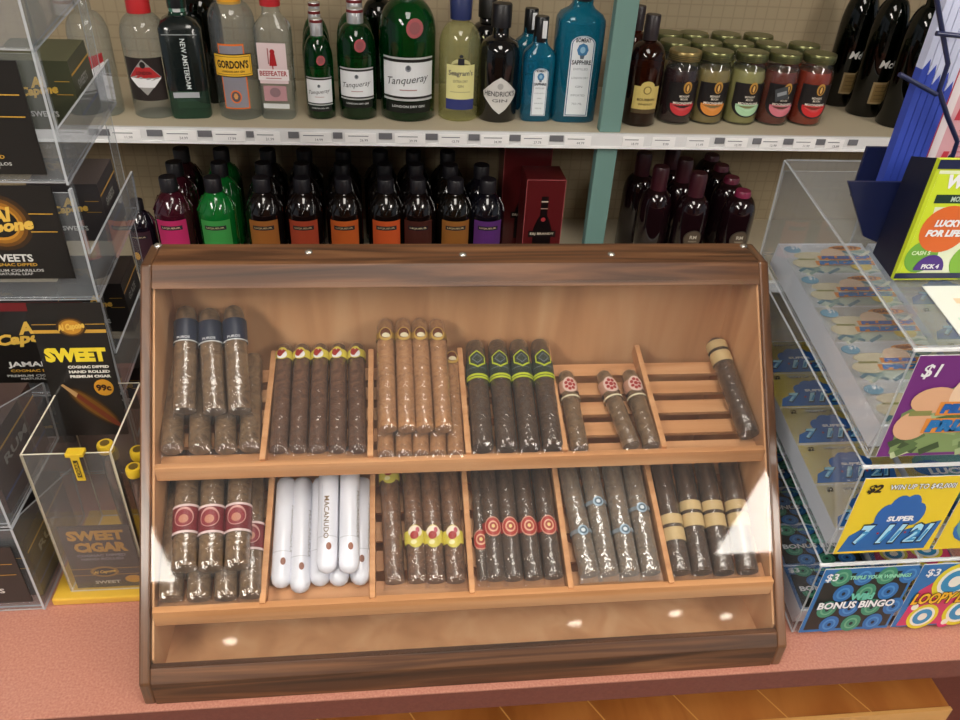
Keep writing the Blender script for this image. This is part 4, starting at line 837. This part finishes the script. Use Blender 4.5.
b = MB(); b.box(-.0085, -.0045, .0003, .0085, .006, .0045, YLW).box(-.0042, -.0045, -.030, .0042, -.0030, .0005, YLW); D = Dec(b, front((0, -.0045, -.014))); D.rect(-.0022, -.011, .0022, .011, M('#3a2c10', .5), .0003, 1).text('CIGAR', 0, 0, .003, YLW, .0006, w=.018, rot=PI/2); b.build('tag', t, bevel=.0008)

# ------------------------------------------------------------------ low acrylic rack (front left)
rb = thing('acrylic_rack', 'low clear acrylic cigarillo rack at the left edge, in front', 'display rack', (0, 0, 0))
rx0, rx1, ryf, ryb = -.36, -.134, .122, .262
for f in (.001, .128):
    b = MB(); sd = [(ryf, f), (ryb, f), (ryb+.006, f+.075), (ryf+.02, f+.125), (ryf, f+.125)]
    for x in (rx0, rx1-.0025):
        vs = [(x, y, z) for y, z in sd] + [(x+.0025, y, z) for y, z in sd]; n = len(sd)
        b.add(vs, [tuple(range(n))[::-1], tuple(range(n, 2*n))], acrylic); b.add(vs, [(k, (k+1) % n, n+(k+1) % n, n+k) for k in range(n)], acr_edge)
    b.slab([(rx0+.003, ryf, f+.001), (rx1-.003, ryf, f+.001), (rx1-.003, ryb, f+.001), (rx0+.003, ryb, f+.001)], .002, acrylic, acr_edge)
    b.slab([(rx0+.003, ryf+.002, f+.004), (rx1-.003, ryf+.002, f+.004), (rx1-.003, ryf+.002, f+.122), (rx0+.003, ryf+.002, f+.122)], -.002, acrylic, acr_edge)
    b.build('tier', rb)
card('dark card lettered CIGARILLOS at the front left counter rack', backed(lambda b: capone_art(b, (-.255, .1197, .018), .113, .085, 'CIGARILLOS', bg=M('#2b2522', .45), small=False), (-.255, .1200, .018), .113, .085, c=M('#2b2522', .45)), (-.2, .12, .018))
for f, nm_, cc in ((.0045, 'lower', '#2a2320'), (.1315, 'upper', '#3a2620')):
    for k, x in enumerate((-.178, -.262)):
        pack(('right' if k == 0 else 'left') + ' cigarillo carton on the ' + nm_ + ' tier of the front left rack', (x, .140, f), .075, .11, .085, 'RUM', cc, 0, cc, 'cigarillo cartons in the front rack')

# ------------------------------------------------------------------ lottery ticket dispenser (right)
P_ = lambda c: M(c, .45)
def art_sevens(D, w_, h, deep=False):
    D.rect(0, 0, w_, h, P_('#e6c82c'), 0, 1)
    D.poly([(w_*.03, h*.03), (w_*.93, h*.03), (w_*.97, h*.42), (w_*.9, h*.40), (w_*.6, h*.3), (w_*.3, h*.45), (w_*.08, h*.25)], P_('#2463a8'), .0002)
    for k, (x, y, r) in enumerate(((.36, .5, .13), (.46, .60, .14), (.57, .62, .13), (.66, .52, .12), (.5, .45, .2))): D.ell(w_*x, h*y, w_*r*.75, h*r*1.25, P_('#2a62ac'), .0003+.00007*k, 18)
    D.text('SUPER', w_*.53, h*.47, h*.07, WHITE, .0008, w=w_*.28, bold=.05)
    for s, x in (('7', .22), ('11', .50), ('21', .78)):
        D.text(s, w_*x+.0006, h*.27-.0006, h*.29, P_('#0f1c33'), .0008, w=w_*(.19 if s == '7' else .28), bold=.08, italic=.35).text(s, w_*x, h*.27, h*.25, P_('#a9dcf2'), .0012, w=w_*(.16 if s == '7' else .25), bold=.05, italic=.35).text(s, w_*x, h*.24, h*.15, P_('#3d93c9'), .0015, w=w_*(.1 if s == '7' else .19), bold=.02, italic=.35)
    D.ell(w_*.36, h*.28, .0014, .0014, RED, .001, 8).ell(w_*.64, h*.28, .0014, .0014, RED, .001, 8)
    D.text('$2', w_*.13, h*.87, h*.12, P_('#221a10'), .0008, bold=.05, italic=.2).text('WIN UP TO $42,000!', w_*.60, h*.88, h*.085, P_('#3a2a14'), .0006, w=w_*.66, bold=.08).text('WIN UP TO $42,000!', w_*.598, h*.884, h*.075, WHITE, .0009, w=w_*.655, bold=.02)
def art_bingo(D, w_, h, deep=False):
    D.rect(0, 0, w_, h, P_('#2d6fae'), 0, 1).rect(w_*.04, h*.04, w_*.97, h*.80, P_('#1d211f'), .0001, 1).rect(w_*.30, h*.8, w_*.97, h*.93, P_('#1d211f'), .0001, 1)
    for r in range(4):
        for c in range(5):
            x = .02+.245*c-(.1 if r % 2 else 0); y = .12+.25*r
            if not (.04 < x < .95) or (r == 3 and c < 1): continue
            col = ('#3c8a6e', '#2a6db0')[(r+c) % 2]; yy = min(h*y, h*.88)
            D.ell(w_*x+.004, yy, w_*.105, h*.135, P_(col), .0003, 18).ell(w_*x+.004, yy, w_*.070, h*.09, P_(('#6aa888', '#4a8bc8')[(r+c) % 2]), .0005, 16).ell(w_*x+.004, yy, w_*.050, h*.064, P_(col), .0007, 14).ell(w_*x+.004, yy, w_*.02, h*.028, P_('#142030'), .0009, 10)
    D.text('$3', w_*.10, h*.88, h*.13, WHITE, .0012, w=w_*.13, bold=.02).text('TRIPLE YOUR WINNINGS', w_*.62, h*.87, h*.06, P_('#8fd6b4'), .0012, w=w_*.66, bold=.05)
    D.text('Wild', w_*.52, h*.565, h*.11, P_('#6cc4ae'), .0012, w=w_*.26, bold=.06).text('BONUS BINGO', w_*.5, h*.44, h*.125, P_('#173a52'), .0012, w=w_*.86, bold=.1).text('BONUS BINGO', w_*.5, h*.445, h*.115, WHITE, .0016, w=w_*.84, bold=.04)
def art_loopy(D, w_, h, deep=False):
    D.rect(0, 0, w_, h, P_('#2d6fae'), 0, 1).poly([(w_*.05, h*.02), (w_*.98, h*.02), (w_*.98, h*.98), (w_*.45, h*.98), (w_*.1, h*.6)], P_('#c83a64'), .0002)
    for x, y, r in ((.30, .16, .17), (.72, .22, .2), (.45, .72, .24), (.9, .75, .18)):
        for k, c in ((1, '#dccb2e'), (.78, '#e8e4d8'), (.62, '#2f87b8'), (.3, '#e8e4d8')): D.ell(w_*x, h*y, w_*r*k, h*r*1.2*k, P_(c), .0004+.0003*(1-k), 20)
    for x, y in ((.15, .33), (.6, .05), (.85, .42)): D.ell(w_*x, h*y, w_*.08, h*.1, P_('#d42a6a'), .0003, 14).ell(w_*x, h*y, w_*.04, h*.05, P_('#e8e4d8'), .0005, 12)
    D.text('$3', w_*.14, h*.88, h*.13, WHITE, .0012, bold=.02).text('LOOPY LOOT', w_*.52, h*.47, h*.2, P_('#4a2a12'), .0012, w=w_*.92, bold=.1, italic=.15).text('LOOPY LOOT', w_*.515, h*.475, h*.18, P_('#ecb32c'), .0016, w=w_*.9, bold=.04, italic=.15)
def art_orange(D, w_, h, deep=False):
    D.rect(0, 0, w_, h, P_('#e6c82c'), 0, 1)
    for x, y, r, c in ((.45, .4, .34, '#5f9a9a'), (.3, .3, .2, '#2a6ab0'), (.55, .5, .2, '#e07a3a'), (.75, .25, .2, '#2a6ab0'), (.4, .55, .12, '#e8a060'), (.8, .5, .15, '#d8603a')): D.ell(w_*x, h*y, w_*r, h*r, P_(c), .0003+random.random()*.0003, 16)
    D.text('$2', w_*.13, h*.9, h*.12, P_('#221a10'), .0012, bold=.05, italic=.2).text('LUCKY', w_*.55, h*.2, h*.16, WHITE, .0014, w=w_*.6, bold=.05)
def art_pigs(D, w_, h, deep=False):
    D.rect(0, 0, w_, h, P_('#c6c3ae' if deep else '#6f2a78'), 0, 1); rnd = random.Random(5)
    D.poly([(w_*.10, h*.03), (w_*.98, h*.03), (w_*.98, h*.8), (w_*.55, h*.78), (w_*.06, h*.45)], P_('#b3bdae' if deep else '#7f9660'), .0002)
    for k in range(46):
        x, y = rnd.uniform(.1, .95), rnd.uniform(.04, .76)
        if y > .3 + x*.6: continue
        a = rnd.uniform(-.6, .6); co, si = math.cos(a), math.sin(a); l, q = w_*.09, h*.035
        D.poly([(w_*x+u*co-v*si, h*y+u*si+v*co) for u, v in ((-l, -q), (l, -q), (l, q), (-l, q))], P_((('#8aa39a', '#d5d8c4', '#a9b8b0', '#5f8290', '#e0dfc8') if deep else ('#5b7346', '#a8b88a', '#8fa472', '#3f5233', '#c0caa0'))[k % 5]), .0003+.00001*k)
    TN1 = P_('#cfc4a6' if deep else '#d9a884')
    if deep: D.ell(w_*.8, h*.2, w_*.12, h*.14, P_('#dcc04a'), .0016, 12).ell(w_*.12, h*.8, w_*.1, h*.12, P_('#6f9fb8'), .0009, 12)
    D.ell(w_*.30, h*.58, w_*.21, h*.13, TN1, .0010, 20).ell(w_*.20, h*.33, w_*.17, h*.15, TN1, .0011, 20).ell(w_*.56, h*.64, w_*.14, h*.19, P_('#e6c6a8'), .0012, 22).rect(w_*.12, h*.43, w_*.32, h*.48, P_('#8a8a50'), .0013, 1)
    D.ell(w_*.75, h*.84, w_*.2, h*.085, P_('#d8892a'), .0010, 16).text('GIANT', w_*.75, h*.84, h*.09, P_('#6a2f12'), .0013, w=w_*.3, bold=.05)
    D.rect(w_*.36, h*.43, w_*.98, h*.565, P_('#dc8a3a'), .0014, 1).text('PILES OF', w_*.68, h*.50, h*.10, P_('#1f5fae'), .0018, w=w_*.58, bold=.09, italic=.1)
    D.rect(w_*.30, h*.25, w_*.98, h*.40, P_('#dc8a3a'), .0014, 1).text('PRIZES', w_*.64, h*.325, h*.13, P_('#1f6fb0'), .0018, w=w_*.62, bold=.09, italic=.1)
    D.text('$1', w_*.15, h*.86, h*.14, WHITE, .0012, bold=.02, italic=.15)
dsp = thing('ticket_dispenser', 'three-tier clear acrylic lottery ticket dispenser at the right', 'dispenser', (0, 0, 0))
dx0, dx1, dyf, dyb = .690, .910, .038, .334
TF = [.002, .130, .262]
ARTS = [(art_bingo, art_loopy), (art_sevens, art_orange), (art_pigs, art_sevens)]
NMS = [('blue bingo ticket', 'blue ticket with yellow and pink loops'), ('yellow seven-eleven ticket', 'yellow ticket with orange and blue picture'), ('purple one-dollar ticket', 'yellow seven-eleven ticket in the top right bin')]
TN = ['bottom', 'middle', 'top']
for i, f in enumerate(TF):
    b = MB(); rise = .062; fh = (.112, .121, .122)[i]
    sd = [(dyf, f), (dyb, f+rise), (dyb+.004, f+.056+fh), (dyf, f+fh)]
    for x in (dx0, (dx0+dx1)/2, dx1-.0025):
        vs = [(x, y, z) for y, z in sd] + [(x+.0025, y, z) for y, z in sd]; n = 4
        b.add(vs, [(3, 2, 1, 0), (4, 5, 6, 7)], acrylic); b.add(vs, [(k, (k+1) % n, n+(k+1) % n, n+k) for k in range(n)], acr_edge)
    b.slab([(dx0+.003, dyf, f+.001), (dx1-.003, dyf, f+.001), (dx1-.003, dyb, f+rise), (dx0+.003, dyb, f+rise)], .002, acrylic, acr_edge)
    b.slab([(dx0+.003, dyb, f+rise+.004), (dx1-.003, dyb, f+rise+.004), (dx1-.003, dyb+.003, f+.166), (dx0+.003, dyb+.003, f+.166)], .002, acrylic, acr_edge)
    b.box(dx0-.001, dyf-.002, f+fh-.001, dx1, dyf+.001, f+fh+.0015, M('#e4e6e8', .3))
    b.build('tier', dsp)
    a = math.atan2(rise, dyb-dyf)
    for c in range(2):
        xx = dx0+.004+c*.110; w_ = .102
        t = thing('ticket_pack', 'fan-folded stack of ' + ('left ' if c == 0 else 'right ') + 'column tickets in the ' + TN[i] + ' tier', 'lottery tickets', (xx, dyf+.010, f+.0055), 0, 'ticket packs in the dispenser')
        t.rotation_euler = (a, 0, 0)
        hh = .030 if i == 2 else .026
        MB().box(0, 0, 0, w_, .270, hh, strip_m).build('paper_stack', t, 'pale folded paper edges')
        for k in range(5):
            bb = MB(); ARTS[i][c](Dec(bb, plane_map((0, .002+k*.0535, hh), (1, 0, 0), (0, 1, 0))), w_, .0525, True); bb.build('printed_ticket', t)
        # the front ticket hanging down in front
        bb = MB(); hgt = (.104, .104, .113)[i]; zb = f+.006
        bb.box(xx, dyf-.0048, zb, xx+w_+.003, dyf-.0040, zb+hgt, PAPER); ARTS[i][c](Dec(bb, front((xx, dyf-.0050, zb))), w_+.003, hgt)
        tag(bb.build('lottery_ticket', at=(xx+.05, dyf-.0044, zb)), NMS[i][c] + (' hanging on the front of the ' + TN[i] + ' tier' if not (i == 2 and c == 1) else ''), 'lottery ticket', 'front tickets on the dispenser')
b = MB()
b.slab([(dx0, dyf, .3865), (dx1, dyf, .3865), (dx1, dyb, .4405), (dx0, dyb, .4405)], .002, clear('lid_acrylic', (.95, .96, .97), .09, hazecol='#c9ced2'), acr_edge); b.build('lid', dsp)  # diffuse haze colour stands in for bright glare on the lid
sb = MB().box(dx0, dyb-.03, 0, dx1, dyb-.027, .30, acrylic); sb.build('rear_support', dsp)
# pale sheet added to imitate glare on the lid before the stand
b = MB(); f = plane_map((.735, .044, .3910), (1, 0, 0), (0, 1, .184)); D = Dec(b, f); b.add([f(0, 0, 0), f(.16, 0, 0), f(.16, .070, 0), f(0, .070, 0), f(0, 0, -.0008), f(.16, 0, -.0008), f(.16, .07, -.0008), f(0, .07, -.0008)], [(0, 1, 2, 3), (7, 6, 5, 4), (0, 4, 5, 1), (1, 5, 6, 2), (2, 6, 7, 3), (3, 7, 4, 0)], M('#d6d8d2', .4))
D.rect(.02, .045, .15, .052, M('#d9bfa0', .5), .0003, 1).rect(.01, .02, .15, .026, M('#b5ccc0', .5), .0003, 1)
tag(b.build('lid_glare_sheet', at=(.735, .044, .3910)), 'whitish sheet imitating glare on the dispenser lid before the lottery poster', 'paper')

# ------------------------------------------------------------------ lottery poster stand with play slips
NV = M('#1a2146', .35, 0, .2); NVD = M('#10142c', .4)
ps = thing('poster_stand', 'navy metal stand with lime lottery poster on top of the dispenser', 'stand', (.71, .122, .4085))
def W(b, name, label=None, bevel=0):
    b.v = [(x-.71, y-.122, z-.40) for x, y, z in b.v]; return b.build(name, ps, label, bevel)
zs = lambda y: .3805+.184*(y-.038)+.0022
b = MB(); b.prism([(.124, zs(.124)), (.160, zs(.160)), (.156, .502), (.124, .512)], .7085, .711, NVD); b.prism([(.124, zs(.124)), (.260, zs(.26)), (.260, .46), (.20, .466), (.156, .500), (.124, .512)], .838, .841, NVD)
b.box(.711, .156, .435, .838, .159, .50, NVD); W(b, 'housing')
b = MB(); b.add([(.664, .166, .474), (.722, .166, .474), (.722, .166, .410), (.697, .166, .420), (.664, .169, .474), (.722, .169, .474), (.722, .169, .410), (.697, .169, .420)], [(3, 2, 1, 0), (4, 5, 6, 7), (0, 1, 5, 4), (1, 2, 6, 5), (2, 3, 7, 6), (3, 0, 4, 7)], NV); W(b, 'back_wing')
b = MB(); b.box(.709, .1195, zs(.121), .842, .124, .5125, M('#c4d62e', .4)); D = Dec(b, front((.709, .1194, .400))); LM = P_('#c9dc30')
D.rect(.0035, .0055, .133, .103, P_('#dfe6c8'), .0002, 1).rect(.0035, .070, .133, .100, LM, .0003, 1).rect(0, .1045, .133, .1125, NV, .0006, 1).rect(-.001, 0, .134, .0055, NV, .0008, 1)
D.poly([(.0035, .0055), (.02, .0055), (.012, .07), (.0035, .07)], LM, .0003)
D.text('WIN', .030, .0935, .0125, WHITE, .0008, w=.033, bold=.06, italic=.15).rect(.009, .0735, .133, .0815, P_('#16352a'), .0005, 1).text('MON', .030, .0775, .0048, P_('#bcd0c0'), .0008, w=.012, bold=.03).text('TUE', .075, .0775, .0048, P_('#bcd0c0'), .0008, w=.012, bold=.03)
D.ell(.018, .022, .0155, .016, P_('#6ea83a'), .0005, 24).ell(.030, .049, .0235, .0225, P_('#d8672a'), .0007, 28).ell(.029, .0085, .0145, .0155, P_('#4a2a80'), .0009, 20, 0, PI).ell(.070, .018, .022, .020, P_('#7fb23c'), .0005, 24)
D.text('LUCKY', .031, .055, .0068, WHITE, .0012, w=.026, bold=.06, italic=.15).text('FOR LIFE', .030, .0455, .0068, WHITE, .0012, w=.034, bold=.06, italic=.15).text('CASH 5', .016, .026, .0042, P_('#d8e8c0'), .0010, w=.018, bold=.04).text('PICK 4', .030, .0125, .0046, WHITE, .0012, w=.017, bold=.05).text('PICK 3', .068, .021, .005, WHITE, .001, w=.018, bold=.04)
W(b, 'poster', 'lime lottery poster reading LUCKY FOR LIFE')
b = MB(); b.box(.703, .172, .440, .842, .214, .4445, NV).box(.703, .214, .440, .842, .217, .49, NV); W(b, 'slip_tray')
wr = MB(); yw = .168
for pts in ([(.686, yw, .634), (.690, yw, .626), (.706, yw, .600), (.7195, yw, .578), (.7205, yw, .556), (.738, yw, .533), (.756, yw, .512), (.757, yw, .497)], [(.698, yw-.002, .602), (.735, yw-.002, .5995)], [(.678, yw-.002, .569), (.718, yw-.002, .553)], [(.757, yw, .50), (.757, .20, .444)]):
    wr.tube(pts, .0021, NV, 8)
wr.v = [(x-.71, y-.122, z-.40) for x, y, z in wr.v]; wr.build('wire_guard', ps)
BL = M('#3347a8', .45); WP = M('#c3c8e2', .5)
for i in range(5):
    x = .7065+i*.0070; b = MB(); zt_ = .585+random.uniform(-.004, .004)-i*.003
    b.box(x, .180, .4535, x+.0062, .190, zt_-.010, BL).box(x, .180, zt_-.010, x+.0062, .190, .74, WP)
    D = Dec(b, front((x, .180, zt_-.010))); D.poly([(0, 0), (.0062, 0), (.0045, .009)], BL, .0003)
    tag(b.build('play_slip_pad', at=(x, .18, .4535)), ['leftmost', 'second', 'third', 'fourth', 'rightmost'][i] + ' blue and white play slip pad from the left in the wire guard', 'paper pad', 'blue play slip pads')
for i, x in enumerate((.745, .797)):
    b = MB(); b.box(x, .192, .4535, x+.048, .208, .74, M('#d8a3ab', .5)); D = Dec(b, front((x, .192, .467))); D.rect(0, 0, .006, .273, P_('#b03848'), .0002, 1).rect(.006, 0, .014, .273, P_('#e6dadc'), .0002, 1)
    for k in range(6): D.poly([(.018, .02+k*.045), (.024, .02+k*.045), (.026, .036+k*.045), (.020, .036+k*.045)], P_('#c23a48'), .0004)
    for k in range(52): D.rect(.027, .005+k*.005, .047, .0062+k*.005, P_('#c9707c'), .0004, 1)
    tag(b.build('play_slip_pad', at=(x, .192, .467)), ('left' if i == 0 else 'right') + ' pink and red play slip pad behind the navy wire', 'paper pad', 'pink play slip pads')
